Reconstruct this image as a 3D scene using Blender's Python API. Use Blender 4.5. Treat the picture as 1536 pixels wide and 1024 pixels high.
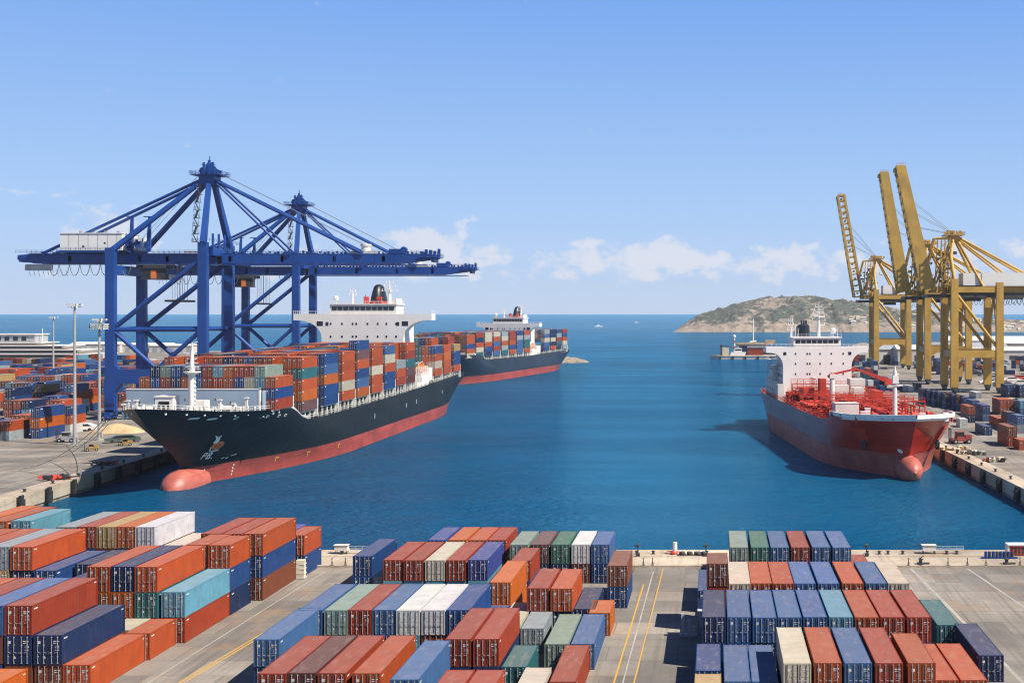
import bpy, math, random
from mathutils import Vector, Matrix, noise as mnoise
R = math.radians
rnd = random.Random(11)
for o in list(bpy.data.objects): bpy.data.objects.remove(o)
sc = bpy.context.scene
col = sc.collection

# ------------------------------------------------------------------ camera
F = 1800.0            # focal length in pixels of the 1536 px wide photograph
PX, PY = 1070.0, 471.0   # where the camera axis meets the picture
CZ = 39.5             # eye height over the water (z = 0)
GZ = 3.5              # quay level
HAZE = 0.00005        # density of the air's haze per metre
cd = bpy.data.cameras.new('camera'); cam = bpy.data.objects.new('camera', cd); col.objects.link(cam)
cam.location = (0, 0, CZ); cam.rotation_euler = (R(90), 0, 0)
cd.sensor_width = 36; cd.lens = 36 * F / 1536
cd.shift_x = -(PX - 768) / 1536; cd.shift_y = -(512 - PY) / 1536
cd.clip_start = 1; cd.clip_end = 300000
sc.camera = cam
sc.render.resolution_x, sc.render.resolution_y = 1024, 682

# ------------------------------------------------------------------ light
SUN_EL, SUN_AZ = 50.0, 23.0      # azimuth measured from +X (right) towards the camera
to_sun = Vector((math.cos(R(SUN_AZ)) * math.cos(R(SUN_EL)), -math.sin(R(SUN_AZ)) * math.cos(R(SUN_EL)), math.sin(R(SUN_EL))))
ld = bpy.data.lights.new('sun', 'SUN'); ld.energy = 5.0; ld.angle = R(0.5); ld.color = (1, .93, .83)
sun = bpy.data.objects.new('sun', ld); col.objects.link(sun)
sun.rotation_euler = (-to_sun).to_track_quat('-Z', 'Y').to_euler(); sun.location = (200, -200, 300)
w = bpy.data.worlds.new('World'); sc.world = w; w.use_nodes = True
nt = w.node_tree; nt.nodes.clear()
def nd(t, typ, **kw):
    n = t.nodes.new(typ)
    for k, v in kw.items(): setattr(n, k, v)
    return n
def math_node(t, op, a, b=None, clamp=False):
    n = t.nodes.new('ShaderNodeMath'); n.operation = op; n.use_clamp = clamp
    for i, x in enumerate((a, b)):
        if x is None: continue
        if isinstance(x, (int, float)): n.inputs[i].default_value = x
        else: t.links.new(x, n.inputs[i])
    return n.outputs[0]
sky = nd(nt, 'ShaderNodeTexSky'); sky.sky_type = 'NISHITA'; sky.sun_disc = False
sky.sun_elevation = R(SUN_EL); sky.sun_rotation = R(90 + SUN_AZ)
sky.altitude = 40; sky.air_density = 0.7; sky.dust_density = 0.25; sky.ozone_density = 3.2
bg = nd(nt, 'ShaderNodeBackground'); bg.inputs[1].default_value = 0.15
wo = nd(nt, 'ShaderNodeOutputWorld')
tc = nd(nt, 'ShaderNodeTexCoord')
sp = nd(nt, 'ShaderNodeSeparateXYZ'); nt.links.new(tc.outputs['Generated'], sp.inputs[0])
az = math_node(nt, 'ARCTAN2', sp.outputs[0], sp.outputs[1])
el = math_node(nt, 'ARCSINE', sp.outputs[2])
cb = nd(nt, 'ShaderNodeCombineXYZ'); nt.links.new(az, cb.inputs[0]); nt.links.new(math_node(nt, 'MULTIPLY', el, 1.35), cb.inputs[1])
nz = nd(nt, 'ShaderNodeTexNoise'); nz.inputs['Scale'].default_value = 42; nz.inputs['Detail'].default_value = 7; nz.inputs['Roughness'].default_value = .58
nt.links.new(cb.outputs[0], nz.inputs['Vector'])
# cloud banks: (azimuth, elevation, half width, half height, strength)
banks = [(-.228, .051, .034, .022, .86), (-.185, .047, .030, .013, .66), (-.205, .034, .034, .009, .5), (-.105, .043, .065, .016, .64), (-.115, .058, .05, .006, .45), (-.045, .047, .055, .016, .84), (-.01, .043, .045, .012, .74),
         (.045, .043, .02, .010, .6), (.062, .047, .026, .017, .80), (.105, .043, .05, .013, .64), (.22, .045, .06, .016, .6), (-.46, .060, .035, .024, .60),
         (-.59, .071, .022, .009, .7), (-.60, .042, .035, .018, .55), (-.33, .045, .05, .014, .5), (-.52, .088, .045, .004, .45), (-.57, .088, .06, .004, .5), (.0, .036, .25, .012, .50), (-.35, .036, .2, .010, .42), (-.27, .062, .03, .006, .4), (.14, .06, .06, .005, .4), (.27, .05, .05, .016, .6)]
env = None
for (a, e, wa, he, s) in banks:
    x = math_node(nt, 'DIVIDE', math_node(nt, 'SUBTRACT', az, a), wa)
    y0 = math_node(nt, 'SUBTRACT', el, e)
    y = math_node(nt, 'DIVIDE', y0, he)
    r2 = math_node(nt, 'ADD', math_node(nt, 'MULTIPLY', x, x), math_node(nt, 'MULTIPLY', y, y))
    g = math_node(nt, 'MULTIPLY', math_node(nt, 'EXPONENT', math_node(nt, 'MULTIPLY', r2, -1.0)), s)
    env = g if env is None else math_node(nt, 'MAXIMUM', env, g)
cm = math_node(nt, 'ADD', env, math_node(nt, 'MULTIPLY', math_node(nt, 'SUBTRACT', nz.outputs[0], .5), 1.8))
mr = nd(nt, 'ShaderNodeMapRange'); mr.interpolation_type = 'SMOOTHSTEP'; nt.links.new(cm, mr.inputs[0])
mr.inputs[1].default_value = .30; mr.inputs[2].default_value = .64; mr.inputs[3].default_value = 0; mr.inputs[4].default_value = .62
tint = nd(nt, 'ShaderNodeMix'); tint.data_type = 'RGBA'; tint.blend_type = 'MULTIPLY'; tint.inputs[0].default_value = 1
SKYTINT = (1.0, 1.0, 1.0, 1)
def wramp(stops):
    n = nd(nt, 'ShaderNodeValToRGB'); e = n.color_ramp.elements
    while len(e) < len(stops): e.new(.5)
    for i, (p, c) in enumerate(stops): e[i].position = p; e[i].color = (*c, 1)
    nt.links.new(math_node(nt, 'DIVIDE', el, .8, True), n.inputs[0]); return n.outputs[0]
air = wramp([(0, (.355, .435, .585)), (.035, (.325, .425, .60)), (.11, (.27, .405, .625)), (.32, (.132, .278, .605)), (.5, (.05, .13, .36)), (1, (.02, .055, .18))])
sca = nd(nt, 'ShaderNodeVectorMath', operation='SCALE'); nt.links.new(air, sca.inputs[0]); sca.inputs[3].default_value = .82 / .15
smix = nd(nt, 'ShaderNodeMix'); smix.data_type = 'RGBA'; smix.inputs[0].default_value = .95
nt.links.new(sky.outputs[0], smix.inputs[6]); nt.links.new(sca.outputs[0], smix.inputs[7])
tint.inputs[7].default_value = SKYTINT
nt.links.new(smix.outputs[2], tint.inputs[6])
cmix = nd(nt, 'ShaderNodeMix'); cmix.data_type = 'RGBA'
CLOUD = (3.3, 3.2, 3.3, 1)
cmix.inputs[7].default_value = CLOUD
nt.links.new(mr.outputs[0], cmix.inputs[0]); nt.links.new(tint.outputs[2], cmix.inputs[6])
nt.links.new(cmix.outputs[2], bg.inputs[0]); nt.links.new(bg.outputs[0], wo.inputs[0])
sc.view_settings.view_transform = 'Standard'; sc.view_settings.look = 'None'
sc.view_settings.exposure = 0.8; sc.view_settings.gamma = 1.0
sc.cycles.max_bounces = 6; sc.cycles.use_denoising = True; sc.cycles.filter_width = 1.1

# ------------------------------------------------------------------ mesh helper
class MB:
    def __init__(s): s.v = []; s.f = []; s.m = []
    def add(s, vs, fs, m=0):
        b = len(s.v); s.v.extend([tuple(p) for p in vs])
        for f in fs: s.f.append([b + i for i in f]); s.m.append(m)
        return s
    def box(s, c, d, m=0, rz=0):
        x, y, z = d[0] / 2, d[1] / 2, d[2] / 2
        pts = [(-x, -y, -z), (x, -y, -z), (x, y, -z), (-x, y, -z), (-x, -y, z), (x, -y, z), (x, y, z), (-x, y, z)]
        ca, sa = math.cos(rz), math.sin(rz)
        pts = [(c[0] + p[0] * ca - p[1] * sa, c[1] + p[0] * sa + p[1] * ca, c[2] + p[2]) for p in pts]
        return s.add(pts, [(0, 3, 2, 1), (4, 5, 6, 7), (0, 1, 5, 4), (1, 2, 6, 5), (2, 3, 7, 6), (3, 0, 4, 7)], m)
    def bx(s, x0, x1, y0, y1, z0, z1, m=0):
        return s.box(((x0 + x1) / 2, (y0 + y1) / 2, (z0 + z1) / 2), (x1 - x0, y1 - y0, z1 - z0), m)
    def beam(s, p, q, wd, h, m=0, wd2=None, h2=None):
        p, q = Vector(p), Vector(q); d = (q - p).normalized()
        up = Vector((0, 0, 1)) if abs(d.z) < .95 else Vector((0, 1, 0))
        a = d.cross(up).normalized(); b = a.cross(d).normalized()
        w2 = wd if wd2 is None else wd2; h2 = h if h2 is None else h2
        pts = []
        for (c, ww, hh) in ((p, wd, h), (q, w2, h2)):
            for i, j in ((-1, -1), (1, -1), (1, 1), (-1, 1)): pts.append(c + a * (i * ww / 2) + b * (j * hh / 2))
        return s.add(pts, [(3, 2, 1, 0), (4, 5, 6, 7), (0, 1, 5, 4), (1, 2, 6, 5), (2, 3, 7, 6), (3, 0, 4, 7)], m)
    def tube(s, p, q, r, m=0, n=8, r2=None, caps=True):
        p, q = Vector(p), Vector(q); d = (q - p)
        if d.length < 1e-6: return s
        d.normalize(); up = Vector((0, 0, 1)) if abs(d.z) < .95 else Vector((0, 1, 0))
        a = d.cross(up).normalized(); b = a.cross(d).normalized(); r2 = r if r2 is None else r2
        pts = []
        for c, rr in ((p, r), (q, r2)):
            for i in range(n):
                t = 2 * math.pi * i / n; pts.append(c + a * (rr * math.cos(t)) + b * (rr * math.sin(t)))
        fs = [(i, (i + 1) % n, n + (i + 1) % n, n + i) for i in range(n)]
        if caps: fs += [tuple(range(n - 1, -1, -1)), tuple(range(n, 2 * n))]
        return s.add(pts, fs, m)
    def path(s, pts, r, m=0, n=6):
        for i in range(len(pts) - 1): s.tube(pts[i], pts[i + 1], r, m, n)
        return s
    def prism(s, poly, vec, m=0):
        n = len(poly); v = Vector(vec); P = [Vector(p) for p in poly]
        return s.add(P + [p + v for p in P], [tuple(range(n - 1, -1, -1)), tuple(range(n, 2 * n))] + [(i, (i + 1) % n, n + (i + 1) % n, n + i) for i in range(n)], m)
    def lathe(s, c, prof, m=0, n=16, squash=(1, 1)):
        pts = []; fs = []
        for (r, z) in prof:
            for i in range(n):
                t = 2 * math.pi * i / n; pts.append((c[0] + r * math.cos(t) * squash[0], c[1] + r * math.sin(t) * squash[1], c[2] + z))
        for k in range(len(prof) - 1):
            for i in range(n): fs.append((k * n + i, k * n + (i + 1) % n, (k + 1) * n + (i + 1) % n, (k + 1) * n + i))
        fs.append(tuple(range(n - 1, -1, -1))); fs.append(tuple((len(prof) - 1) * n + i for i in range(n)))
        return s.add(pts, fs, m)
    def rail(s, pts, h=1.1, step=2.0, r=.05, m=0, bars=2):
        for i in range(len(pts) - 1):
            p, q = Vector(pts[i]), Vector(pts[i + 1]); L = (q - p).length
            for b in range(1, bars + 1):
                up = Vector((0, 0, h * b / bars)); s.beam(p + up, q + up, r, r, m)
            k = max(1, int(L / step))
            for j in range(k + 1):
                c = p.lerp(q, j / k); s.beam(c, c + Vector((0, 0, h)), r, r, m)
        return s
    def mesh(s, name, mats):
        me = bpy.data.meshes.new(name); me.from_pydata(s.v, [], s.f)
        for m in mats: me.materials.append(m)
        me.polygons.foreach_set('material_index', s.m); me.update(); return me
    def build(s, name, mats, parent=None, smooth=False, recalc=False):
        if not isinstance(mats, (list, tuple)): mats = [mats]
        me = s.mesh(name, mats)
        if recalc:
            import bmesh
            b = bmesh.new(); b.from_mesh(me); bmesh.ops.remove_doubles(b, verts=b.verts, dist=1e-4)
            bmesh.ops.recalc_face_normals(b, faces=b.faces); b.to_mesh(me); b.free()
        if smooth:
            me.polygons.foreach_set('use_smooth', [True] * len(me.polygons))
        o = bpy.data.objects.new(name, me); col.objects.link(o)
        if parent is not None: o.parent = parent
        return o
def tag(o, label=None, cat=None, group=None, kind=None):
    if label: o['label'] = label
    if cat: o['category'] = cat
    if group: o['group'] = group
    if kind: o['kind'] = kind
    return o
def empty(name, loc, rz=0):
    o = bpy.data.objects.new(name, None); col.objects.link(o); o.location = loc; o.rotation_euler = (0, 0, rz); o.empty_display_size = .5
    return o
def _W(px, d, py=None):
    """point of the place behind a pixel at distance d"""
    return ((px - PX) / F * d, d, CZ - (py - PY) * d / F if py is not None else GZ)

def each(name, boxes, mat, parent):
    """every box (x0, x1, y0, y1, z0, z1) becomes a part of its own"""
    return [MB().bx(*b).build(name, mat, parent) for b in boxes]
def cbox(c, d): return (c[0] - d[0] / 2, c[0] + d[0] / 2, c[1] - d[1] / 2, c[1] + d[1] / 2, c[2] - d[2] / 2, c[2] + d[2] / 2)
# ------------------------------------------------------------------ materials
def newmat(name):
    m = bpy.data.materials.new(name); m.use_nodes = True; t = m.node_tree
    return m, t, t.nodes['Principled BSDF']
def noise(t, vec, scale, detail=4, rough=.55):
    n = t.nodes.new('ShaderNodeTexNoise'); n.inputs['Scale'].default_value = scale; n.inputs['Detail'].default_value = detail; n.inputs['Roughness'].default_value = rough
    if vec is not None: t.links.new(vec, n.inputs['Vector'])
    return n.outputs[0]
def ramp(t, fac, stops, interp='LINEAR'):
    n = t.nodes.new('ShaderNodeValToRGB'); n.color_ramp.interpolation = interp
    e = n.color_ramp.elements
    while len(e) < len(stops): e.new(.5)
    for i, (p, c) in enumerate(stops):
        e[i].position = p; e[i].color = (c, c, c, 1) if isinstance(c, (int, float)) else (*c, 1)
    t.links.new(fac, n.inputs[0]); return n.outputs[0]
def mix(t, fac, a, b, mode='MIX'):
    n = t.nodes.new('ShaderNodeMix'); n.data_type = 'RGBA'; n.blend_type = mode
    for sock, x in ((n.inputs[0], fac), (n.inputs[6], a), (n.inputs[7], b)):
        if isinstance(x, (int, float)): sock.default_value = x
        elif isinstance(x, tuple): sock.default_value = (*x, 1)
        else: t.links.new(x, sock)
    return n.outputs[2]
def objvec(t, scale=(1, 1, 1), rand=True):
    tcn = t.nodes.new('ShaderNodeTexCoord'); mp = t.nodes.new('ShaderNodeMapping'); mp.inputs['Scale'].default_value = scale
    t.links.new(tcn.outputs['Object'], mp.inputs['Vector'])
    if rand:
        oi = t.nodes.new('ShaderNodeObjectInfo'); cbn = t.nodes.new('ShaderNodeCombineXYZ')
        r = math_node(t, 'MULTIPLY', oi.outputs['Random'], 80.0)
        for i in range(3): t.links.new(r, cbn.inputs[i])
        t.links.new(cbn.outputs[0], mp.inputs['Location'])
    return mp.outputs[0]
def plates(t, cc, b):
    """weld seams and slightly dished shell plating"""
    tcn = t.nodes.new('ShaderNodeTexCoord'); sx = t.nodes.new('ShaderNodeSeparateXYZ'); t.links.new(tcn.outputs['Object'], sx.inputs[0])
    cbn = t.nodes.new('ShaderNodeCombineXYZ'); t.links.new(sx.outputs[1], cbn.inputs[0]); t.links.new(sx.outputs[2], cbn.inputs[1])
    br = t.nodes.new('ShaderNodeTexBrick'); br.inputs['Scale'].default_value = 1; br.inputs['Brick Width'].default_value = 10; br.inputs['Row Height'].default_value = 2.6; br.inputs['Mortar Size'].default_value = .07; br.inputs['Mortar Smooth'].default_value = .4
    br.inputs['Color1'].default_value = (.86, .86, .86, 1); br.inputs['Color2'].default_value = (1.14, 1.14, 1.14, 1); br.inputs['Mortar'].default_value = (.62, .6, .58, 1); t.links.new(cbn.outputs[0], br.inputs['Vector'])
    n = noise(t, cbn.outputs[0], .45, 2)
    bn = t.nodes.new('ShaderNodeBump'); bn.inputs['Strength'].default_value = .35; bn.inputs['Distance'].default_value = .22; t.links.new(n, bn.inputs['Height']); t.links.new(bn.outputs[0], b.inputs['Normal'])
    return mix(t, 1.0, cc, br.outputs[0], 'MULTIPLY')
def pmat(name, c, rough=.5, var=.18, scale=.5, metal=0.0, streak=0.0, streakcol=(.12, .07, .04), bump=0.0, spec=.5, seams=False):
    m, t, b = newmat(name)
    v = objvec(t)
    f = noise(t, v, scale, 5)
    dark = tuple(x * (1 - var) for x in c); lite = tuple(min(1, x * (1 + var)) for x in c)
    cc = ramp(t, f, [(.3, dark), (.7, lite)])
    if streak:
        f2 = noise(t, objvec(t, (1.6, 1.6, .12)), 1.0, 4)
        f3 = noise(t, v, scale * .6, 2)
        k = math_node(t, 'MULTIPLY', ramp(t, f2, [(.5, 0), (.72, streak)]), ramp(t, f3, [(.4, 0.1), (.65, 1)]))
        cc = mix(t, k, cc, streakcol)
    if seams: cc = plates(t, cc, b)
    t.links.new(cc, b.inputs['Base Color']); b.inputs['Roughness'].default_value = rough; b.inputs['Metallic'].default_value = metal
    b.inputs['Specular IOR Level'].default_value = spec
    if bump:
        bn = t.nodes.new('ShaderNodeBump'); bn.inputs['Strength'].default_value = bump; bn.inputs['Distance'].default_value = .1
        t.links.new(f, bn.inputs['Height']); t.links.new(bn.outputs[0], b.inputs['Normal'])
    return m

COL = {
    'brick red': (0.2144, 0.03179, 0.01404), 'rust red': (0.2957, 0.05396, 0.01478), 'maroon': (0.08131, 0.02365, 0.01922), 'orange': (0.34, 0.07762, 0.01183),
    'blue': (0.01035, 0.04287, 0.1441), 'navy blue': (0.007392, 0.0207, 0.06653), 'steel blue': (0.03326, 0.08501, 0.1959), 'light blue': (0.08131, 0.2144, 0.2846),
    'teal': (0.01774, 0.0887, 0.09979), 'green': (0.02365, 0.0924, 0.06653), 'sage green': (0.1478, 0.1996, 0.1663), 'white': (0.4583, 0.4583, 0.4435), 'cream': (0.3696, 0.3252, 0.2513),
    'grey': (0.207, 0.2365, 0.2513), 'tan': (0.3105, 0.207, 0.0887), 'brown': (0.1478, 0.04583, 0.02513), 'mauve': (0.0961, 0.04805, 0.04805), 'purple blue': (0.03326, 0.05174, 0.1848)}
def container_paint(name, fixed=None, roof=False):
    m, t, b = newmat(name)
    v = objvec(t)
    if fixed is None:
        oi = t.nodes.new('ShaderNodeObjectInfo'); base = oi.outputs['Color']
    else:
        rg = t.nodes.new('ShaderNodeRGB'); rg.outputs[0].default_value = (*fixed, 1); base = rg.outputs[0]
    f = noise(t, v, .7, 6)
    g = ramp(t, f, [(.28, .84), (.72, 1.12)])
    cc = mix(t, 1.0, base, g, 'MULTIPLY')
    if roof:
        cc = mix(t, .12, cc, (.50, .40, .32))
        f2 = noise(t, objvec(t, (.9, .25, 1)), 2.0, 6, .65)
        cc = mix(t, ramp(t, f2, [(.52, 0), (.75, .34)]), cc, (.34, .27, .22))
    else:
        f2 = noise(t, objvec(t, (2.5, 2.5, .3)), 1.0, 5, .65)
        cc = mix(t, ramp(t, f2, [(.55, 0), (.78, .55)]), cc, (.12, .055, .03))
        f4 = noise(t, v, 4.5, 3, .7)
        cc = mix(t, ramp(t, f4, [(.64, 0), (.74, .7)]), cc, (.07, .035, .02))
    t.links.new(cc, b.inputs['Base Color']); b.inputs['Roughness'].default_value = .5 if not roof else .65
    b.inputs['Specular IOR Level'].default_value = .22
    if roof:
        wv = t.nodes.new('ShaderNodeTexWave'); wv.wave_type = 'BANDS'; wv.bands_direction = 'Y'; wv.inputs['Scale'].default_value = 1.2
        t.links.new(objvec(t, rand=False), wv.inputs['Vector'])
        bn = t.nodes.new('ShaderNodeBump'); bn.inputs['Strength'].default_value = .16; bn.inputs['Distance'].default_value = .08
        t.links.new(wv.outputs['Color'], bn.inputs['Height']); t.links.new(bn.outputs[0], b.inputs['Normal'])
    return m
M = {}
M['paint'] = container_paint('container_paint'); M['roofpaint'] = container_paint('container_roof_paint', roof=True)
for k, c in COL.items():
    M['p_' + k] = container_paint('paint_' + k.replace(' ', '_'), c); 
M['bar'] = pmat('galvanised_bar', (.27, .27, .26), .45, .3, 3)
M['gasket'] = pmat('black_gasket', (.02, .02, .02), .7)
M['decal'] = pmat('white_decal', (.48, .48, .45), .6, .4, 3)
M['white'] = pmat('white_ship_paint', (.70, .665, .62), .45, .05, .15, streak=.25, streakcol=(.45, .33, .22))
M['offwhite'] = pmat('off_white_paint', (.58, .56, .51), .5, .12, .3, streak=.3, streakcol=(.35, .22, .13))
M['cranehouse'] = pmat('white_cladding', (.68, .67, .63), .5, .06, .1)
M['glass'] = pmat('dark_glass', (.012, .016, .02), .12, .1)
M['black'] = pmat('black_paint', (.012, .014, .016), .4, .3, .3)
M['dark'] = pmat('dark_steel', (.035, .037, .04), .6, .3, .5)
M['grey'] = pmat('grey_steel', (.30, .31, .32), .5, .2, .4)
M['cable'] = pmat('steel_cable', (.10, .12, .16), .5)
M['blue'] = pmat('blue_crane_paint', (.006, .047, .215), .42, .16, .12, streak=.2, streakcol=(.02, .04, .10))
M['yellow'] = pmat('ochre_crane_paint', (.44, .258, .044), .5, .2, .15, streak=.6, streakcol=(.20, .10, .04))
M['orange'] = pmat('orange_paint', (.62, .16, .03), .5, .15, .5)
M['redpaint'] = pmat('deck_red_paint', (.44, .034, .012), .5, .25, .6)
M['red'] = pmat('signal_red_paint', (.50, .05, .03), .45, .15, .5)
M['hull_black'] = pmat('black_hull_paint', (.009, .0105, .0115), .42, .25, .05, streak=.45, streakcol=(.045, .04, .035), seams=True, spec=.3)
M['hull_navy'] = pmat('navy_hull_paint', (.012, .020, .036), .38, .25, .05, streak=.35, streakcol=(.05, .055, .06), seams=True)
M['boot'] = pmat('red_antifouling', (.28, .040, .027), .5, .25, .12, streak=.7, streakcol=(.20, .095, .07), seams=True)
M['boot_pink'] = pmat('pink_antifouling', (.40, .10, .07), .5, .25, .3, streak=.55, streakcol=(.22, .10, .07), seams=True)
M['tank_red'] = pmat('tanker_red_paint', (.47, .034, .016), .28, .12, .06, streak=.15, streakcol=(.25, .05, .03))
M['breakwater'] = pmat('blue_grey_paint', (.25, .32, .40), .5, .08, .2, streak=.2, streakcol=(.25, .22, .2))
M['deckgreen'] = pmat('deck_paint', (.16, .11, .08), .7, .3, .3)
M['deckred'] = pmat('red_deck', (.36, .05, .03), .65, .3, .3)
M['rope'] = pmat('mooring_rope', (.52, .46, .34), .9)
M['rubber'] = pmat('black_rubber', (.014, .014, .015), .8)
M['sand'] = pmat('heaped_sand', (.42, .30, .16), .95, .25, .4, bump=.6)
M['pole'] = pmat('weathered_galvanised', (.30, .30, .29), .5, .15, .4)
M['yellowmachine'] = pmat('machine_yellow', (.30, .18, .04), .6, .6, 1.2, streak=.5)
M['building'] = pmat('pale_render', (.48, .45, .40), .8, .12, .1)
M['rock'] = pmat('rubble_rock', (.21, .17, .13), .95, .4, .3, bump=.8)

def concrete(name, base, slab=True):
    m, t, b = newmat(name)
    tcn = t.nodes.new('ShaderNodeTexCoord'); v = tcn.outputs['Object']
    f1 = noise(t, v, .035, 8, .6); f2 = noise(t, v, .35, 6, .65); f3 = noise(t, v, 2.5, 4)
    lo = tuple(x * .58 for x in base); hi = tuple(x * 1.2 for x in base)
    cc = ramp(t, f1, [(.36, lo), (.62, hi)])
    cc = mix(t, ramp(t, f2, [(.5, 0), (.72, .5)]), cc, tuple(x * .55 for x in base))
    # tyre and drag marks running along the quay lanes
    mp = t.nodes.new('ShaderNodeMapping'); mp.inputs['Scale'].default_value = (1.1, .03, 1); t.links.new(v, mp.inputs[0])
    f5 = noise(t, mp.outputs[0], 1.0, 5, .6)
    cc = mix(t, ramp(t, f5, [(.50, 0), (.68, .6)]), cc, tuple(x * .45 for x in base))
    if slab:
        br = t.nodes.new('ShaderNodeTexBrick'); br.inputs['Scale'].default_value = 1.0
        br.inputs['Brick Width'].default_value = 7.5; br.inputs['Row Height'].default_value = 5.2; br.inputs['Mortar Size'].default_value = .06; br.inputs['Bias'].default_value = 0
        br.inputs['Color1'].default_value = (.58, .58, .59, 1); br.inputs['Color2'].default_value = (1.18, 1.14, 1.08, 1); br.inputs['Mortar'].default_value = (.45, .43, .4, 1)
        br.offset = .5; t.links.new(v, br.inputs['Vector'])
        cc = mix(t, .75, cc, mix(t, 1.0, cc, br.outputs[0], 'MULTIPLY'))
    # rusty and oily blots
    f6 = noise(t, v, .16, 6, .7)
    cc = mix(t, ramp(t, f6, [(.55, 0), (.66, .5)]), cc, (.27, .165, .085))
    cc = mix(t, ramp(t, f3, [(.3, .25), (.5, 0)]), cc, tuple(x * .6 for x in base))
    t.links.new(cc, b.inputs['Base Color']); b.inputs['Roughness'].default_value = .85
    bn = t.nodes.new('ShaderNodeBump'); bn.inputs['Strength'].default_value = .25; bn.inputs['Distance'].default_value = .05
    t.links.new(f3, bn.inputs['Height']); t.links.new(bn.outputs[0], b.inputs['Normal'])
    return m
M['concrete'] = concrete('yard_concrete', (.235, .21, .178))
M['kerb'] = concrete('quay_edge_concrete', (.43, .35, .26), slab=False)
def linemat(name, c, w0):
    m, t, b = newmat(name)
    f = noise(t, objvec(t, (1, .35, 1), False), 1.3, 6, .7)
    cc = ramp(t, f, [(w0, (.27, .25, .22)), (w0 + .14, c)])
    t.links.new(cc, b.inputs['Base Color']); b.inputs['Roughness'].default_value = .8
    return m
M['line_yellow'] = linemat('worn_yellow_paint', (.48, .265, .03), .30); M['line_white'] = linemat('worn_white_paint', (.36, .335, .285), .46)

def water_mat():
    m, t, b = newmat('harbour_water')
    tcn = t.nodes.new('ShaderNodeTexCoord'); v = tcn.outputs['Object']
    big = noise(t, v, .006, 4)
    cc = ramp(t, big, [(.35, (.0008, .060, .138)), (.65, (.0016, .094, .205))])
    t.links.new(cc, b.inputs['Base Color'])
    b.inputs['Roughness'].default_value = .10; b.inputs['IOR'].default_value = 1.33; b.inputs['Specular IOR Level'].default_value = .5
    def mp(s):
        n = t.nodes.new('ShaderNodeMapping'); n.inputs['Scale'].default_value = s; n.inputs['Rotation'].default_value = (0, 0, R(12)); t.links.new(v, n.inputs[0]); return n.outputs[0]
    b.inputs['Specular IOR Level'].default_value = 0.0
    h1 = noise(t, mp((.11, .20, 1)), 1.0, 5, .6); h2 = noise(t, mp((.42, .75, 1)), 1.0, 4, .6); h3 = noise(t, mp((.02, .035, 1)), 1.0, 3)
    h4 = noise(t, mp((1.2, 2.4, 1)), 1.0, 2)
    h = math_node(t, 'ADD', math_node(t, 'ADD', math_node(t, 'MULTIPLY', h1, 1.7), math_node(t, 'MULTIPLY', h4, .7)), math_node(t, 'ADD', math_node(t, 'MULTIPLY', h2, 1.6), math_node(t, 'MULTIPLY', h3, 4.0)))
    bn = t.nodes.new('ShaderNodeBump'); bn.inputs['Strength'].default_value = 1.0; bn.inputs['Distance'].default_value = 1.0
    t.links.new(h, bn.inputs['Height']); t.links.new(bn.outputs[0], b.inputs['Normal'])
    gl = t.nodes.new('ShaderNodeBsdfGlossy'); gl.inputs['Roughness'].default_value = .06; gl.inputs['Color'].default_value = (.40, .84, 1, 1); t.links.new(bn.outputs[0], gl.inputs['Normal'])
    fr = t.nodes.new('ShaderNodeFresnel'); fr.inputs['IOR'].default_value = 1.33; t.links.new(bn.outputs[0], fr.inputs['Normal'])
    cl = t.nodes.new('ShaderNodeMapRange'); cl.interpolation_type = 'SMOOTHSTEP'; t.links.new(fr.outputs[0], cl.inputs[0]); cl.inputs[1].default_value = 0; cl.inputs[2].default_value = .36; cl.inputs[3].default_value = .02; cl.inputs[4].default_value = .80
    # wind lanes: patches of rougher and calmer water
    wl_ = ramp(t, noise(t, mp((.010, .035, 1)), 1.0, 4, .6), [(.38, .68), (.62, 1.0)])
    kk = math_node(t, 'MULTIPLY', cl.outputs[0], wl_)
    ms = t.nodes.new('ShaderNodeMixShader'); t.links.new(kk, ms.inputs[0]); t.links.new(b.outputs[0], ms.inputs[1]); t.links.new(gl.outputs[0], ms.inputs[2])
    t.links.new(ms.outputs[0], [x for x in t.nodes if x.type == 'OUTPUT_MATERIAL'][0].inputs[0])
    return m
M['water'] = water_mat()

def hill_mat():
    m, t, b = newmat('scrub_hillside')
    tcn = t.nodes.new('ShaderNodeTexCoord'); v = tcn.outputs['Object']
    f1 = noise(t, v, .012, 8, .65); f2 = noise(t, v, .06, 6, .7); f3 = noise(t, v, .16, 3)
    sp_ = t.nodes.new('ShaderNodeSeparateXYZ'); t.links.new(v, sp_.inputs[0])
    hgt = t.nodes.new('ShaderNodeMapRange'); t.links.new(sp_.outputs[2], hgt.inputs[0]); hgt.inputs[1].default_value = 3; hgt.inputs[2].default_value = 26; hgt.inputs[3].default_value = .13; hgt.inputs[4].default_value = .0
    rockf = math_node(t, 'ADD', math_node(t, 'ADD', math_node(t, 'MULTIPLY', f1, .55), math_node(t, 'MULTIPLY', f2, .45)), hgt.outputs[0])
    green = ramp(t, f3, [(.35, (.022, .034, .024)), (.65, (.075, .085, .060))])
    rock = ramp(t, f2, [(.3, (.17, .125, .095)), (.7, (.33, .26, .20))])
    cc = mix(t, ramp(t, rockf, [(.50, 0), (.565, .88)]), green, rock)
    t.links.new(cc, b.inputs['Base Color']); b.inputs['Roughness'].default_value = .95
    return m
M['hill'] = hill_mat()

# ------------------------------------------------------------------ the setting: water, quays, hills
s = MB(); s.add([(-120000, -2000, 0), (120000, -2000, 0), (120000, 150000, 0), (-120000, 150000, 0)], [(0, 1, 2, 3)])
tag(s.build('water', M['water']), kind='structure')

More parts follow.
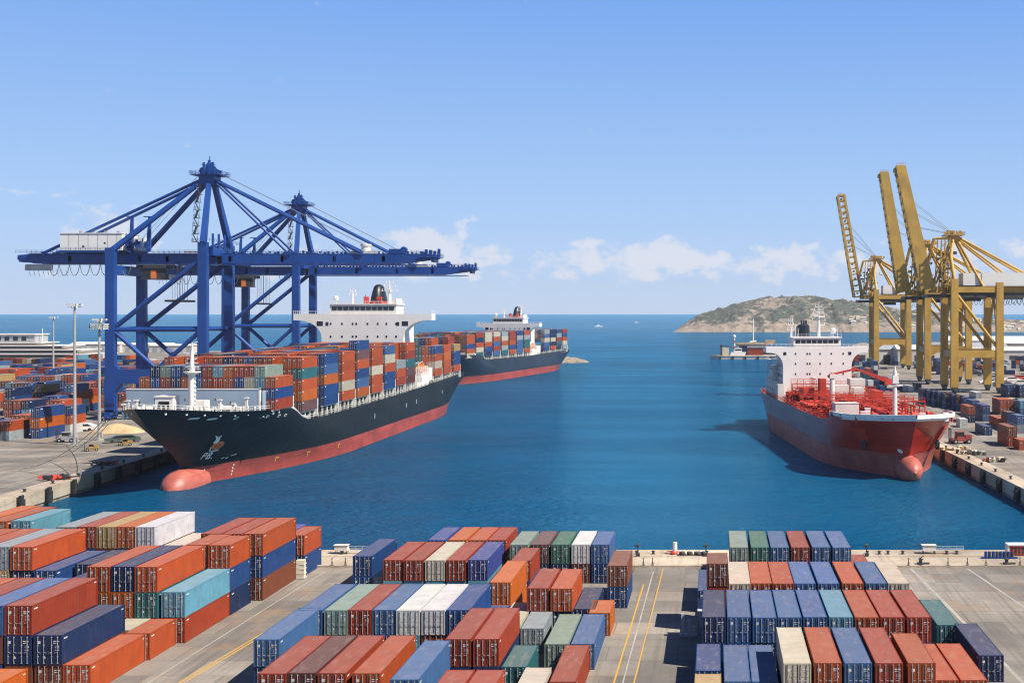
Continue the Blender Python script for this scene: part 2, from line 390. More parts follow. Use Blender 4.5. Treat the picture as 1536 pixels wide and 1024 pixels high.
QL = [(-133.5, 182.5), (-137, 230), (-143, 312), (-147, 340), (-158, 620), (-165, 1180)]      # left quay edge
QR = [(67, 182.5), (64, 248), (61, 322), (57, 420), (54, 640), (60, 1050)]                    # right quay edge
outline = [(-900, 20), (420, 20), (420, 1050)] + QR[::-1] + QL + [(-900, 1180)]
s = MB()
s.prism([(x, y, -6) for x, y in outline], (0, 0, 6 + GZ))
g = s.build('ground', M['concrete']); tag(g, kind='structure')

def offset_strip(pts, w0, w1, z0, z1, side):
    """strip along a quay edge between offsets w0 and w1 (inland positive)"""
    b = MB(); P = [Vector((x, y)) for x, y in pts]; out = []
    for i, p in enumerate(P):
        d = (P[min(i + 1, len(P) - 1)] - P[max(i - 1, 0)]).normalized(); n = Vector((-d.y, d.x)) * side
        out.append((p + n * w0, p + n * w1))
    for i in range(len(P) - 1):
        a0, a1 = out[i]; b0, b1 = out[i + 1]
        b.add([(*a0, z0), (*b0, z0), (*b1, z0), (*a1, z0), (*a0, z1), (*b0, z1), (*b1, z1), (*a1, z1)],
              [(0, 3, 2, 1), (4, 5, 6, 7), (0, 1, 5, 4), (1, 2, 6, 5), (2, 3, 7, 6), (3, 0, 4, 7)])
    return b
tag(offset_strip(QL, -.25, 4.0, .8, GZ + .14, 1).build('quay_edge', M['kerb'], recalc=True), kind='structure')
tag(offset_strip(QR, -.25, 4.0, .8, GZ + .14, -1).build('quay_edge', M['kerb'], recalc=True), kind='structure')
s = MB(); s.bx(-133.2, 66.6, 178.0, 182.8, .8, GZ + .14); s.bx(-133.2, 66.6, 171.0, 177.6, GZ - .3, GZ + .10)
s.bx(-133.2, 66.6, 177.7, 177.95, GZ - .3, GZ + .12); s.bx(-133.2, 66.6, 170.4, 170.9, GZ - .3, GZ + .35)
tag(s.build('quay_edge', M['kerb']), kind='structure')

def line(x0, y0, x1, y1, wd, m, z=GZ + .006, dash=None):
    b = MB(); p, q = Vector((x0, y0)), Vector((x1, y1)); L = (q - p).length; d = (q - p) / L; n = Vector((-d.y, d.x)) * wd / 2
    segs = [(0, L)] if not dash else [(a, min(L, a + dash[0])) for a in [i * (dash[0] + dash[1]) for i in range(int(L / (dash[0] + dash[1])) + 1)]]
    for a, e in segs:
        P, Q = p + d * a, p + d * e
        b.add([(*(P - n), z), (*(P + n), z), (*(Q + n), z), (*(Q - n), z)], [(3, 2, 1, 0)])
    o = b.build('road_marking', m); tag(o, kind='structure'); return o
line(-53.6, 100, -48.4, 168, .20, M['line_yellow']); line(-53.15, 100, -47.95, 168, .20, M['line_yellow'])
line(-55.6, 100, -54.4, 168, .18, M['line_white']); line(-50.3, 96, -45.5, 130, .12, M['line_yellow'])
line(-10.0, 90, -9.3, 160, .18, M['line_yellow']); line(-9.1, 90, -8.4, 168, .16, M['line_white']); line(-8.1, 90, -7.1, 170, .14, M['line_yellow'])
line(28.0, 170, 30.6, 110, .45, M['line_white']); line(36, 170, 41, 120, .3, M['line_white']); line(24.5, 168, 26.2, 132, .2, M['line_white'])
for k in range(2): line(-139.5 - k * 2 , 215, -158 - k * 2, 330, .14, M['dark'])

# hills across the bay
ridge = [(-120, 0), (-92, 0), (-84, 5), (-66, 18), (-30, 39), (20, 56), (62, 69), (140, 82), (226, 87), (300, 78), (400, 64), (480, 50), (600, 37), (700, 26), (800, 17), (950, 10), (1400, 6)]
def ridge_h(x):
    if x <= ridge[0][0]: return 0
    for (a, ha), (b, hb) in zip(ridge, ridge[1:]):
        if a <= x <= b: return ha + (hb - ha) * (x - a) / (b - a)
    return 6
b = MB(); NX, NY = 230, 60; x0, x1, y0, y1 = -125, 1300, 2590, 3300
for j in range(NY):
    for i in range(NX):
        x = x0 + (x1 - x0) * i / (NX - 1); t = j / (NY - 1); y = y0 + (y1 - y0) * t
        H = ridge_h(x * 2900 / (2590 + 310))
        n1 = mnoise.fractal(Vector((x * .011, y * .011, 3)), 1, 2, 6); n2 = mnoise.fractal(Vector((x * .05, y * .05, 7)), 1, 2, 5)
        coast = .05 + .04 * mnoise.noise(Vector((x * .012, 0, 1))) + .02 * mnoise.noise(Vector((x * .05, 0, 5)))
        u = max(0, (t - coast)) / .46
        prof = math.sin(min(1, u) * math.pi / 2) ** .92 if u <= 1 else math.cos(min(1, (u - 1) / 1.2) * math.pi / 2)
        gul = abs(mnoise.noise(Vector((x * .02 + y * .004, y * .002, 2))))
        z = H * prof * (1 - .30 * gul) + (n1 * 7 + n2 * 4.2) * min(1, u * 3) * min(1, H / 25)
        if u <= 0 or H <= 0: z = -3
        b.v.append((x, y, max(-3, z)))
for j in range(NY - 1):
    for i in range(NX - 1):
        b.f.append([j * NX + i, j * NX + i + 1, (j + 1) * NX + i + 1, (j + 1) * NX + i]); b.m.append(0)
tag(b.build('hills', M['hill'], smooth=False), kind='structure')
# sandy spit beyond the right hand yard
b = MB(); NX, NY = 60, 16
for j in range(NY):
    for i in range(NX):
        x = 150 + 650 * i / (NX - 1); y = 1045 + 420 * j / (NY - 1); e = min(1, min(j, NY - 1 - j, i) / 2.0)
        b.v.append((x, y, -2 + e * (6.5 + 3 * mnoise.fractal(Vector((x * .01, y * .01, 9)), 1, 2, 4))))
for j in range(NY - 1):
    for i in range(NX - 1): b.f.append([j * NX + i, j * NX + i + 1, (j + 1) * NX + i + 1, (j + 1) * NX + i]); b.m.append(0)
tag(b.build('terrain', M['hill']), kind='structure')

# ------------------------------------------------------------------ shipping containers
CW, CH = 2.44, 2.6
def near_meshes(L):
    """meshes of a detailed container: origin at the middle of the base, doors on the -Y end"""
    hx, hy = CW / 2, L / 2
    body = MB()
    n = int((L - .4) / .28); p = (L - .4) / n
    for sgn in (-1, 1):
        prof = []
        for i in range(n):
            y = -hy + .2 + i * p
            prof += [(y, .035), (y + p * .28, .035), (y + p * .5, .0), (y + p * .78, .0)]
        prof.append((hy - .2, .035))
        vs = []; fs = []
        for (y, inn) in prof:
            x = sgn * (hx - .015 - inn); vs += [(x, y, .16), (x, y, CH - .10)]
        for i in range(len(prof) - 1):
            q = (2 * i, 2 * i + 2, 2 * i + 3, 2 * i + 1); fs.append(q if sgn > 0 else q[::-1])
        body.add(vs, fs)
    body.bx(-hx + .1, hx - .1, hy - .06, hy - .03, .15, CH - .1)          # far end wall
    body.bx(-hx + .05, hx - .05, -hy + .09, hy - .09, .12, .16)
    roof = MB()
    roof.bx(-hx + .05, hx - .05, -hy + .09, hy - .05, CH - .1, CH - .025)
    fr = MB()
    for sx in (-1, 1):
        for sy in (-1, 1):
            fr.box((sx * (hx - .06), sy * (hy - .06), CH / 2), (.12, .12, CH - .2), 0)
            for z in (.06, CH - .06): fr.box((sx * (hx - .085), sy * (hy - .085), z), (.178, .186, .128), 1)
        fr.bx(sx * (hx - .05) - .04, sx * (hx - .05) + .04, -hy + .17, hy - .17, .02, .17)
        fr.bx(sx * (hx - .05) - .04, sx * (hx - .05) + .04, -hy + .17, hy - .17, CH - .12, CH - .015)
    for sy in (-1, 1):
        fr.bx(-hx + .17, hx - .17, sy * (hy - .06) - .05, sy * (hy - .06) + .05, .02, .15)
        fr.bx(-hx + .17, hx - .17, sy * (hy - .06) - .05, sy * (hy - .06) + .05, CH - .13, CH - .012)
    # white size and number plates on the side wall, near both ends
    for sx in (-1, 1):
        fr.bx(sx * (hx + .001) - .004, sx * (hx + .001) + .004, -hy + .35, -hy + .95, CH - .42, CH - .30, 2)
        fr.bx(sx * (hx + .001) - .004, sx * (hx + .001) + .004, hy - .75, hy - .35, CH - .40, CH - .30, 2)
    doors = []
    for sx in (-1, 1):
        d = MB(); a, e = (sx * .015, sx * (hx - .13)); lo, hi = min(a, e), max(a, e)
        d.bx(lo, hi, -hy + .03, -hy + .07, .16, CH - .14)
        for k in range(4):       # pressed panels
            z0 = .26 + k * .56; d.bx(lo + .06, hi - .06, -hy + .016, -hy + .03, z0, z0 + .42)
        d.bx(lo, lo + .025, -hy + .018, -hy + .03, .16, CH - .14, 1); d.bx(hi - .025, hi, -hy + .018, -hy + .03, .16, CH - .14, 1)
        if sx > 0:
            d.bx(.46, .98, -hy + .010, -hy + .016, 2.02, 2.11, 2); d.bx(.46, .86, -hy + .010, -hy + .016, 1.86, 1.93, 2)
            for k in range(4): d.bx(.62, .98, -hy + .010, -hy + .016, 1.62 - k * .12, 1.66 - k * .12, 2)
            d.bx(.18, .33, -hy + .010, -hy + .016, .95, 1.12, 2)
        else:
            d.bx(-.92, -.62, -hy + .010, -hy + .016, 1.85, 2.1, 2); d.bx(-.42, -.2, -hy + .010, -hy + .016, .55, .72, 2)
        bars = []
        for xx in (.33, .84):
            q = MB(); x = sx * xx
            q.tube((x, -hy - .035, .10), (x, -hy - .035, CH - .10), .027, 0, 6)
            for z in (.17, .75, 1.75, CH - .18): q.box((x, -hy - .012, z), (.13, .05, .07), 0)
            q.beam((x, -hy - .06, 1.12), (x + sx * -.26, -hy - .06, 1.06), .04, .035, 0)
            bars.append(q)
        doors.append((d, bars))
    R_ = {'body': body.mesh('container_body', [M['paint']]), 'roof': roof.mesh('container_roof', [M['roofpaint']]),
          'frame': fr.mesh('container_frame', [M['paint'], M['paint'], M['decal']]), 'doors': []}
    for d, bars in doors:
        R_['doors'].append((d.mesh('container_door', [M['paint'], M['gasket'], M['decal']]), [q.mesh('container_bar', [M['bar']]) for q in bars]))
    return R_
NEARM = {12: near_meshes(12.19), 6: near_meshes(6.06)}
def make_near(L):
    k = 12 if L > 8.2 else 6; mm = NEARM[k]
    root = empty('shipping_container', (0, 0, 0)); root['proto_len'] = 12.19 if k == 12 else 6.06
    def ob(n, me, par):
        o = bpy.data.objects.new(n, me); col.objects.link(o); o.parent = par; return o
    ob('body', mm['body'], root); ob('roof', mm['roof'], root); ob('frame', mm['frame'], root)
    for dm, bars in mm['doors']:
        d = ob('door', dm, root)
        for q in bars: ob('locking_bar', q, d)
    return root
def tree_of(o):
    out = [o]
    for c in KIDS.get(o.name, []): out += tree_of(c)
    return out
KIDS = {}
PROTO = {}
def copy_thing(src, color):
    """a copy of a thing with copies of its parts and sub-parts"""
    m = {}
    for o in src:
        c = o.copy(); col.objects.link(c); m[o] = c
        if o.parent is not None and o.parent in m: c.parent = m[o.parent]
        c.color = (*color, 1)
    return m[src[0]]
def place_near(colname, X, d, z, L, wd, h, label, group):
    k = 12 if L > 8.2 else 6
    c = COL[colname]; j = rnd.uniform(.88, 1.12); c = tuple(min(1, x * j * rnd.uniform(.95, 1.05)) for x in c)
    if k not in PROTO:
        r = make_near(L); items = [r]
        for ch in r.children: items.append(ch); items.extend(ch.children)
        for o in items: o.color = (*c, 1)
        PROTO[k] = items
    else:
        r = copy_thing(PROTO[k], c)
    base = 12.19 if k == 12 else 6.06
    r.location = (X + wd / 2 + rnd.uniform(-.03, .03), d + L / 2 + rnd.uniform(-.1, .1), z); r.scale = (wd / CW, L / base, h / CH)
    if 'proto_len' in r: del r['proto_len']
    return tag(r, label, 'shipping container', group)

# plainer container for the ships and the far yards
def mid_mesh(name, side_mat, roof_mat):
    b = MB(); hx, hy, H = CW / 2, 12.19 / 2, CH
    b.bx(-hx + .02, hx - .02, -hy + .06, hy - .06, .1, H - .06, 0)
    for sx in (-1, 1):
        for sy in (-1, 1): b.box((sx * (hx - .07), sy * (hy - .07), H / 2), (.14, .14, H), 0)
        b.bx(sx * (hx - .05) - .05, sx * (hx - .05) + .05, -hy + .14, hy - .14, 0, .17, 0)
        b.bx(sx * (hx - .05) - .05, sx * (hx - .05) + .05, -hy + .14, hy - .14, H - .14, H - .01, 0)
        for k in range(1, 14): b.box((sx * (hx - .012), -hy + k * 12.19 / 14, H / 2), (.03, .34, H - .36), 0)
        b.bx(sx * (hx + .002) - .004, sx * (hx + .002) + .004, -hy + .5, -hy + 1.5, H - .55, H - .32, 2)
    b.bx(-hx + .14, hx - .14, -hy + .14, hy - .14, H - .06, H - .02, 1)
    for sy in (-1, 1):
        b.bx(-hx + .14, hx - .14, sy * (hy - .06) - .05, sy * (hy - .06) + .05, 0, .15, 0)
        b.bx(-hx + .14, hx - .14, sy * (hy - .06) - .05, sy * (hy - .06) + .05, H - .14, H - .005, 0)
    for x in (-.84, -.33, .33, .84): b.box((x, -hy + .015, H / 2), (.06, .05, H - .3), 3)
    b.bx(-.02, .02, -hy + .04, -hy + .058, .16, H - .15, 4)
    b.bx(.42, .95, -hy + .05, -hy + .056, 1.9, 2.06, 2); b.bx(-.95, -.6, -hy + .05, -hy + .056, 1.7, 2.0, 2)
    return b
MIDB = mid_mesh('mid', None, None)
MIDM = MIDB.mesh('container_shell', [M['paint'], M['roofpaint'], M['decal'], M['bar'], M['gasket']])
MIDPROTO = None
def place_mid(colname, loc, rz, L, h, label, group):
    global MIDPROTO
    c = COL[colname]; j = rnd.uniform(.85, 1.15); c = tuple(min(1, x * j) for x in c)
    if MIDPROTO is None:
        MIDPROTO = bpy.data.objects.new('shipping_container', MIDM); o = MIDPROTO
    else: o = MIDPROTO.copy()
    col.objects.link(o); o.color = (*c, 1); o.location = loc; o.rotation_euler = (0, 0, rz); o.scale = (1, L / 12.19, h / CH)
    return tag(o, label, 'shipping container', group)
# everything past the 300 largest: one mass
STUFF = {k: [] for k in COL}
def stuff_add(colname, loc, rz, L, h, wd=CW, full=False): STUFF[colname].append((loc, rz, L, h, wd, full))
def stuff_build():
    names = list(COL); b = MB()
    mats = []
    for k in names: mats.append(M['p_' + k])
    for k in names: mats.append(container_paint('roof_' + k.replace(' ', '_'), COL[k], True))
    mats += [M['decal'], M['bar'], M['gasket']]
    nn = len(names)
    for i, k in enumerate(names):
        for (loc, rz, L, h, wd, full) in STUFF[k]:
            ca, sa = math.cos(rz), math.sin(rz)
            if full:
                src = MIDB; base = len(b.v)
                for (x, y, z) in src.v:
                    y *= L / 12.19; z *= h / CH; b.v.append((loc[0] + x * ca - y * sa, loc[1] + x * sa + y * ca, loc[2] + z))
                for f, m in zip(src.f, src.m):
                    b.f.append([base + q for q in f]); b.m.append((i, nn + i, 2 * nn, 2 * nn + 1, 2 * nn + 2)[m])
            else:
                x, y = wd / 2 - .02, L / 2 - .03; base = len(b.v)
                for (xx, yy, zz) in ((-x, -y, .06), (x, -y, .06), (x, y, .06), (-x, y, .06), (-x, -y, h - .02), (x, -y, h - .02), (x, y, h - .02), (-x, y, h - .02)):
                    b.v.append((loc[0] + xx * ca - yy * sa, loc[1] + xx * sa + yy * ca, loc[2] + zz))
                for f, m in (((4, 5, 6, 7), nn + i), ((0, 1, 5, 4), i), ((1, 2, 6, 5), i), ((2, 3, 7, 6), i), ((3, 0, 4, 7), i)):
                    b.f.append([base + q for q in f]); b.m.append(m)
    o = b.build('shipping_containers', mats)
    return tag(o, 'many stacked multicoloured shipping containers in the distance and beneath other stacks', 'shipping containers', kind='stuff')

ORD = ['first', 'second', 'third', 'fourth', 'fifth', 'sixth', 'seventh', 'eighth', 'ninth', 'tenth', 'eleventh', 'twelfth', 'thirteenth', 'fourteenth', 'fifteenth', 'sixteenth']
NEAR = []      # (block, row, X, d, L, width, tier height, [bottom .. top colours], '-' marks one that nothing shows of)
def S(block, row, X, d, cols, L=12.19, wd=CW, h=CH): NEAR.append((block, row, X, d, L, wd, h, cols.split('|')))
# right hand block
for X, c in ((2.2, 'sage green'), (4.95, 'green'), (7.6, 'steel blue'), (10.3, 'brick red'), (13.05, 'steel blue'), (15.8, 'steel blue')):
    S('right', 'back', X, 158.6, '-' + rnd.choice(['blue', 'brick red']) + '|' + c)
S('right', 'back', 18.45, 159.5, 'brick red', 7.5)
S('right', 'back', -1.93, 145, 'blue')
S('right', 'third', -.75, 135.8, '-blue|-brick red|brown', 6.1)
for X, c in ((1.83, 'cream'), (4.3, 'rust red'), (6.8, 'rust red'), (9.3, 'steel blue'), (12.0, 'steel blue'), (14.8, 'rust red'), (17.45, 'steel blue'), (20.0, 'cream')):
    S('right', 'third', X, 137.4, '-blue|' + c, 12.19 if c != 'x' else 6)
S('right', 'second', -1.78, 135.0, 'white', 6.1)
S('right', 'second', -1.15, 122, '-navy blue|navy blue')
for X, c, low in ((1.4, 'steel blue', 'blue'), (4.0, 'steel blue', 'navy blue'), (6.55, 'steel blue', '-blue'), (9.15, 'steel blue', '-blue'), (11.8, 'light blue', '-blue'), (14.4, 'rust red', '-teal'), (17.0, 'brick red', '-brick red'), (19.7, 'brick red', 'steel blue')):
    S('right', 'second', X, 122, low + '|' + c)
S('right', 'second', 24.1, 129, 'teal', 11.5)
S('right', 'front', -1.7, 112.6, 'blue', 9.2)
S('right', 'front', -1.7, 99.5, 'tan', 12.19)
S('right', 'front', .95, 109.2, 'steel blue'); S('right', 'front', 3.5, 109.2, 'steel blue')
for X, c in ((6.2, 'cream'), (8.9, 'rust red'), (11.6, 'steel blue'), (14.3, 'brick red'), (17.2, 'rust red')):
    S('right', 'front', X, 106, '-blue|' + c, 12.19 if X < 17 else 10)
S('right', 'front', 20.0, 109.7, 'rust red'); S('right', 'front', 22.6, 109.7, 'rust red'); S('right', 'front', 26.0, 117.6, 'navy blue')
# middle block
for X, c in ((-39.1, 'brick red'), (-36.6, 'maroon'), (-34.0, 'brick red'), (-31.0, 'rust red')): S('middle', 'front', X, 103, '-navy blue|' + c)
S('middle', 'front', -27.3, 101.3, '-steel blue|steel blue')
S('middle', 'front', -23.1, 91.8, '-brick red|brick red'); S('middle', 'front', -20.5, 91.8, '-brick red|brick red')
S('middle', 'front', -17.75, 101.3, 'cream'); S('middle', 'front', -14.95, 109.2, 'brick red')
S('middle', 'second', -43.6, 113.8, 'blue|steel blue')
S('middle', 'second', -25.45, 113.8, '-navy blue|brick red'); S('middle', 'second', -22.8, 113.8, '-navy blue|brick red')
S('middle', 'second', -20.1, 113.8, 'teal', 7.6); S('middle', 'second', -17.15, 121.6, 'sage green'); S('middle', 'second', -14.5, 121.7, 'steel blue')
S('middle', 'second', -13.95, 134.3, 'orange', 6.1)
S('middle', 'second', -20.5, 127.7, 'grey', 10)
S('middle', 'second', -23.2, 127.2, 'cream'); S('middle', 'second', -25.8, 127.2, 'blue')
for X, c, low in ((-43.2, 'steel blue', 'light blue'), (-40.55, 'sage green', 'grey'), (-38.1, 'brick red', 'grey'), (-35.55, 'steel blue', 'blue'), (-33.0, 'white', 'light blue'), (-30.4, 'white', 'brick red'), (-27.8, 'blue', '-blue')):
    S('middle', 'third', X, 125, low + '|' + c)
S('middle', 'fourth', -25.75, 138, 'orange|orange'); S('middle', 'fourth', -20.95, 134.9, '-navy blue|brick red', 10.5); S('middle', 'fourth', -18.3, 134.9, 'navy blue|rust red', 10.5)
S('middle', 'fourth', -15.85, 136, 'navy blue', 10.8); S('middle', 'fourth', -13.0, 147, 'blue|brown', 9.5)
S('middle', 'fifth', -45.9, 152.7, 'blue|blue'); S('middle', 'fifth', -43.4, 152.7, 'grey', 9)
for X, c in ((-41.4, 'brick red'), (-38.8, 'brick red'), (-36.1, 'cream'), (-33.45, 'brick red'), (-30.75, 'purple blue')): S('middle', 'fifth', X, 150.4, '-light blue|' + c)
S('middle', 'fifth', -25.3, 150, '-blue|brick red', 8.3); S('middle', 'fifth', -28.0, 151, 'maroon', 9)
for X, c in ((-42.0, 'steel blue'),): S('middle', 'back', X, 165, c, 9)
for X, c in ((-39.0, 'purple blue'), (-36.2, 'orange'), (-33.45, 'rust red'), (-30.8, 'brick red')): S('middle', 'back', X, 163.8, ('brick red|' if X > -31 else '-blue|') + c, 10)
for X, c, low in ((-27.2, 'sage green', '-blue'), (-24.45, 'mauve', 'navy blue'), (-21.7, 'green', 'navy blue'), (-18.95, 'white', 'maroon'), (-16.3, 'steel blue', 'blue')):
    S('middle', 'back', X, 160.6, low + '|' + c, 10)
# left hand block (high-cube)
HL, WL = 2.8, 2.62
def SL(row, X, d, c, L=12.19, wd=WL): S('left', row, X, d, c, L, wd, HL)
SL('front', -61.65, 113.7, 'rust red', 11); SL('front', -64.4, 113.7, 'brown|navy blue', 12.19, 2.7); SL('front', -67.2, 113.7, '-brown|navy blue|brick red')
SL('front', -69.95, 113.7, '-blue|-brown|steel blue'); SL('front', -72.7, 113.7, '-blue|-brown|brick red'); SL('front', -75.4, 113.7, '-blue|-brown|rust red')
SL('front', -66.9, 106, 'orange', 6.5)
SL('front', -61.3, 124.9, 'rust red', 6.06); SL('front', -64.1, 126.2, 'cream', 4.9)
SL('second', -60.5, 131.4, 'brick red|light blue'); SL('second', -63.25, 131.2, '-teal|teal|rust red', 12.19, 2.5); SL('second', -65.9, 131.2, '-blue|orange|navy blue', 12.19, 2.5); SL('second', -68.5, 131.2, '-blue|orange|rust red', 12.19, 2.5)
SL('second', -71.2, 131.6, '-blue|white'); SL('second', -74, 131.6, '-blue|navy blue')
SL('third', -60.4, 143.6, 'navy blue|blue|rust red', 6.3); SL('third', -63.1, 143.6, '-blue|-blue|rust red', 7)
SL('third', -83.4, 142.4, '-blue|navy blue|rust red'); SL('third', -80.65, 142.4, '-blue|blue'); SL('third', -77.7, 146, '-navy blue|navy blue', 9)
SL('third', -86.2, 142.4, '-blue|tan|grey'); SL('third', -89, 142.4, '-blue|-blue|rust red'); SL('third', -91.8, 142.4, '-blue|-blue|rust red')
SL('fourth', -59.2, 151, 'brown|blue|rust red', 12.0, 2.5); SL('fourth', -61.8, 151, '-blue|-blue|brick red', 12.0, 2.5); SL('fourth', -64.5, 151, '-blue|-blue|brick red', 12.0, 2.5)
for X, c, low in ((-85.3, 'grey', '-blue'), (-82.7, 'brick red', '-blue'), (-80.1, 'tan', '-maroon'), (-77.6, 'orange', 'navy blue'), (-75.1, 'white', 'mauve')):
    SL('fourth', X, 155.8, '-blue|' + low + '|' + c, 12.19, 2.5)
SL('fourth', -72.4, 157, '-blue|cream', 10)
SL('back', -58.75, 165, 'blue|rust red', 7.2, 2.5); SL('back', -61.5, 166, 'blue|purple blue', 8)
SL('back', -93.9, 160.5, '-blue|-blue|light blue', 10); SL('back', -96.9, 160, '-blue|-blue|rust red'); SL('back', -99.8, 161, '-blue|-blue|orange')
SL('back', -93.4, 172.5, '-blue|white', 6)
def near_build():
    cols = {}
    for (bl, row, X, d, *_r) in NEAR: cols.setdefault((bl, row), []).append(X)
    for k in cols: cols[k] = sorted(cols[k])
    used = {}
    for (bl, row, X, d, L, wd, h, cs) in NEAR:
        n = cols[(bl, row)].index(X) + 1; vis = [c for c in cs if not c.startswith('-')]
        for t, c in enumerate(cs):
            z = GZ + .01 + t * h
            if c.startswith('-'):
                stuff_add(c[1:], (X + wd / 2, d + L / 2, z), 0, L, h, wd); continue
            if len(cs) == 1: tier = 'standing alone'
            elif t == len(cs) - 1: tier = 'topmost'
            elif t == 0: tier = 'bottom'
            else: tier = 'mid stack'
            r = 'back row' if row == 'back' else row + ' row'
            lab = f'{c} container, {tier}, {ORD[n-1]} stack from left, {r}, {bl} foreground block'
            place_near(c, X, d, z, L, wd, h, lab, 'containers stacked in the foreground yard')
near_build()

# left quay yard: individual stacks nearest, the rest goes to the mass
yardcols = ['brick red'] * 5 + ['rust red'] * 5 + ['orange'] * 3 + ['blue'] * 6 + ['navy blue'] * 3 + ['steel blue'] * 2 + ['light blue', 'white', 'grey', 'cream', 'teal', 'maroon', 'brown', 'tan']
YL = 'containers in the yard beside the blue cranes'
def YS(X, d, cs, where, L=12.19, h=2.75):
    for t, c in enumerate(cs.split('|')):
        n = len(cs.split('|')); pos = 'alone' if n == 1 else ('topmost' if t == n - 1 else ('bottom' if t == 0 else 'middle'))
        place_mid(c, (X + CW / 2, d + L / 2, GZ + t * h), 0, L, h, f'{c} container, {pos}, {where}', YL)
YS(-197.3, 347, 'blue|orange|blue', 'long stack nearest the tall floodlight mast', 13.5, 3.0)
YS(-196.4, 362, 'white|rust red|blue', 'stack just behind the tall floodlight mast', 9)
YS(-202.6, 341, 'grey|rust red', 'second stack left of the floodlight mast', 10)
YS(-205.4, 340, 'tan|blue', 'third stack left of the floodlight mast', 10)
YS(-208.2, 339, 'cream|navy blue', 'fourth stack left of the floodlight mast', 10)
YS(-203.5, 362, 'blue|brown|rust red', 'dark stack behind the blue and orange pile')
YS(-206.3, 362, '-x|orange'.replace('-x', 'blue'), 'second stack behind the blue and orange pile')
YS(-209.1, 362, 'brick red|rust red', 'third stack behind the blue and orange pile')
YS(-211.9, 362, 'blue|rust red', 'leftmost stack behind the blue and orange pile')
k = 0
for (d, xs) in ((385, (-211.5, -214.2, -222, -224.7, -227.4)), (405, (-224, -226.7, -229.4, -239.2)), (424, (-229.5, -232.2, -240, -242.7, -245.4, -251)), (441, (-234, -236.7, -246, -248.7, -251.4, -259))):
    k += 1
    for i, x in enumerate(sorted(xs, reverse=True)):
        n = rnd.choice([2, 3, 3, 4]) if d > 390 else 3
        cs = [rnd.choice(yardcols) for _ in range(n)]
        for t, c in enumerate(cs):
            pos = 'topmost' if t == n - 1 else ('bottom' if t == 0 else f'{ORD[t]} tier')
            if t < n - 2 or d > 410: stuff_add(c, (x + CW / 2, d + 6.1, GZ + t * 2.75), 0, 12.19, 2.75, full=True)
            else: place_mid(c, (x + CW / 2, d + 6.1, GZ + t * 2.75), 0, 12.19, 2.75, f'{c} container, {pos}, {ORD[i]} stack from the cranes, {ORD[k+1]} left yard row', YL)
d = 460
while d < 770:
    right = -214 - max(0, (d - 430)) * .012
    x = -.594 * d - 14; run = 0; hgt = rnd.choice([2, 3, 4]); gap = 0
    while x < right - 3:
        if run <= 0:
            run = rnd.randint(2, 6); runc = rnd.choice(yardcols); hgt = max(1, min(4, 2 + int(rnd.gauss(.9, 1)))); 
            if rnd.random() < .30: x += rnd.choice([2.7, 5.4, 9])
        n = max(1, hgt + rnd.choice([-1, 0, 0, 0]))
        for t in range(n): stuff_add(rnd.choice(yardcols) if rnd.random() < .5 else runc, (x + CW / 2, d + 6.1, GZ + t * 2.7), 0, 12.19, 2.7, full=(d < 560))
        x += 2.62; run -= 1
    d += 14.5 if rnd.random() < .7 else 24
# right quay yard
YR = 'containers on the quay behind the tanker'
def YRS(px, py, cs, where, L=12.19):
    d = 36 * F / (py - PY); X = (px - PX) / F * d
    for t, c in enumerate(cs.split('|')):
        n = len(cs.split('|')); pos = 'alone' if n == 1 else ('upper' if t == n - 1 else 'lower')
        place_mid(c, (X + CW / 2, d + L / 2, GZ + t * 2.7), 0, L, 2.7, f'{c} container, {pos}, {where}', YR)
YRS(1476, 653, 'blue', 'closest to the red tanker bow on the right quay')
YRS(1440, 641, 'white', 'small box beside the blue container near the tanker bow', 6.1)
YRS(1452, 634, 'navy blue|rust red', 'stack seen over the tanker bow tip')
YRS(1459, 624, 'blue|blue', 'first long blue stack behind the single blue container')
YRS(1474, 632, 'steel blue|blue', 'second long blue stack behind the single blue container')
YRS(1497, 640, 'rust red', 'rust box right of the single blue container')
YRS(1512, 670, 'brick red|brown', 'stack at the right picture edge above the quay')
YRS(1529, 675, 'rust red', 'half cut off by the right picture edge', 6.1)
YRS(1516, 646, 'brick red|mauve', 'stack behind the right edge pile'); YRS(1526, 650, 'grey|steel blue', 'grey and blue stack at the right edge')
YRS(1500, 622, 'orange|rust red', 'orange stack in the right yard middle'); YRS(1511, 622, 'rust red|rust red', 'rust stack beside the orange pair')
YRS(1522, 622, 'tan|cream', 'pale stack beside the rust pair'); YRS(1530, 624, 'steel blue|light blue', 'blue stack beside the pale pair')
YRS(1464, 598, 'white', 'lone pale box on the open quay under the ochre cranes', 14)
YRS(1511, 596, 'navy blue|blue', 'dark pair right of the ochre crane legs'); YRS(1520, 596, 'navy blue|navy blue', 'second dark pair right of the ochre crane legs'); YRS(1529, 597, 'navy blue|blue', 'third dark pair right of the ochre crane legs')
def YST(px, py, cs):
    d = 36 * F / (py - PY); X = (px - PX) / F * d
    for t, c in enumerate(cs.split('|')): stuff_add(c, (X + CW / 2, d + 6.1, GZ + t * 2.7), 0, 12.19, 2.7, full=True)
for i, px in enumerate((1385, 1393, 1401, 1409, 1417)): YST(px, 604 + i * 2, 'navy blue|blue' if i % 2 else 'steel blue|navy blue')
for i, px in enumerate((1421, 1430, 1438, 1446)): YST(px, 612 + i * 2, 'blue|blue' if i % 2 else 'blue|brown')
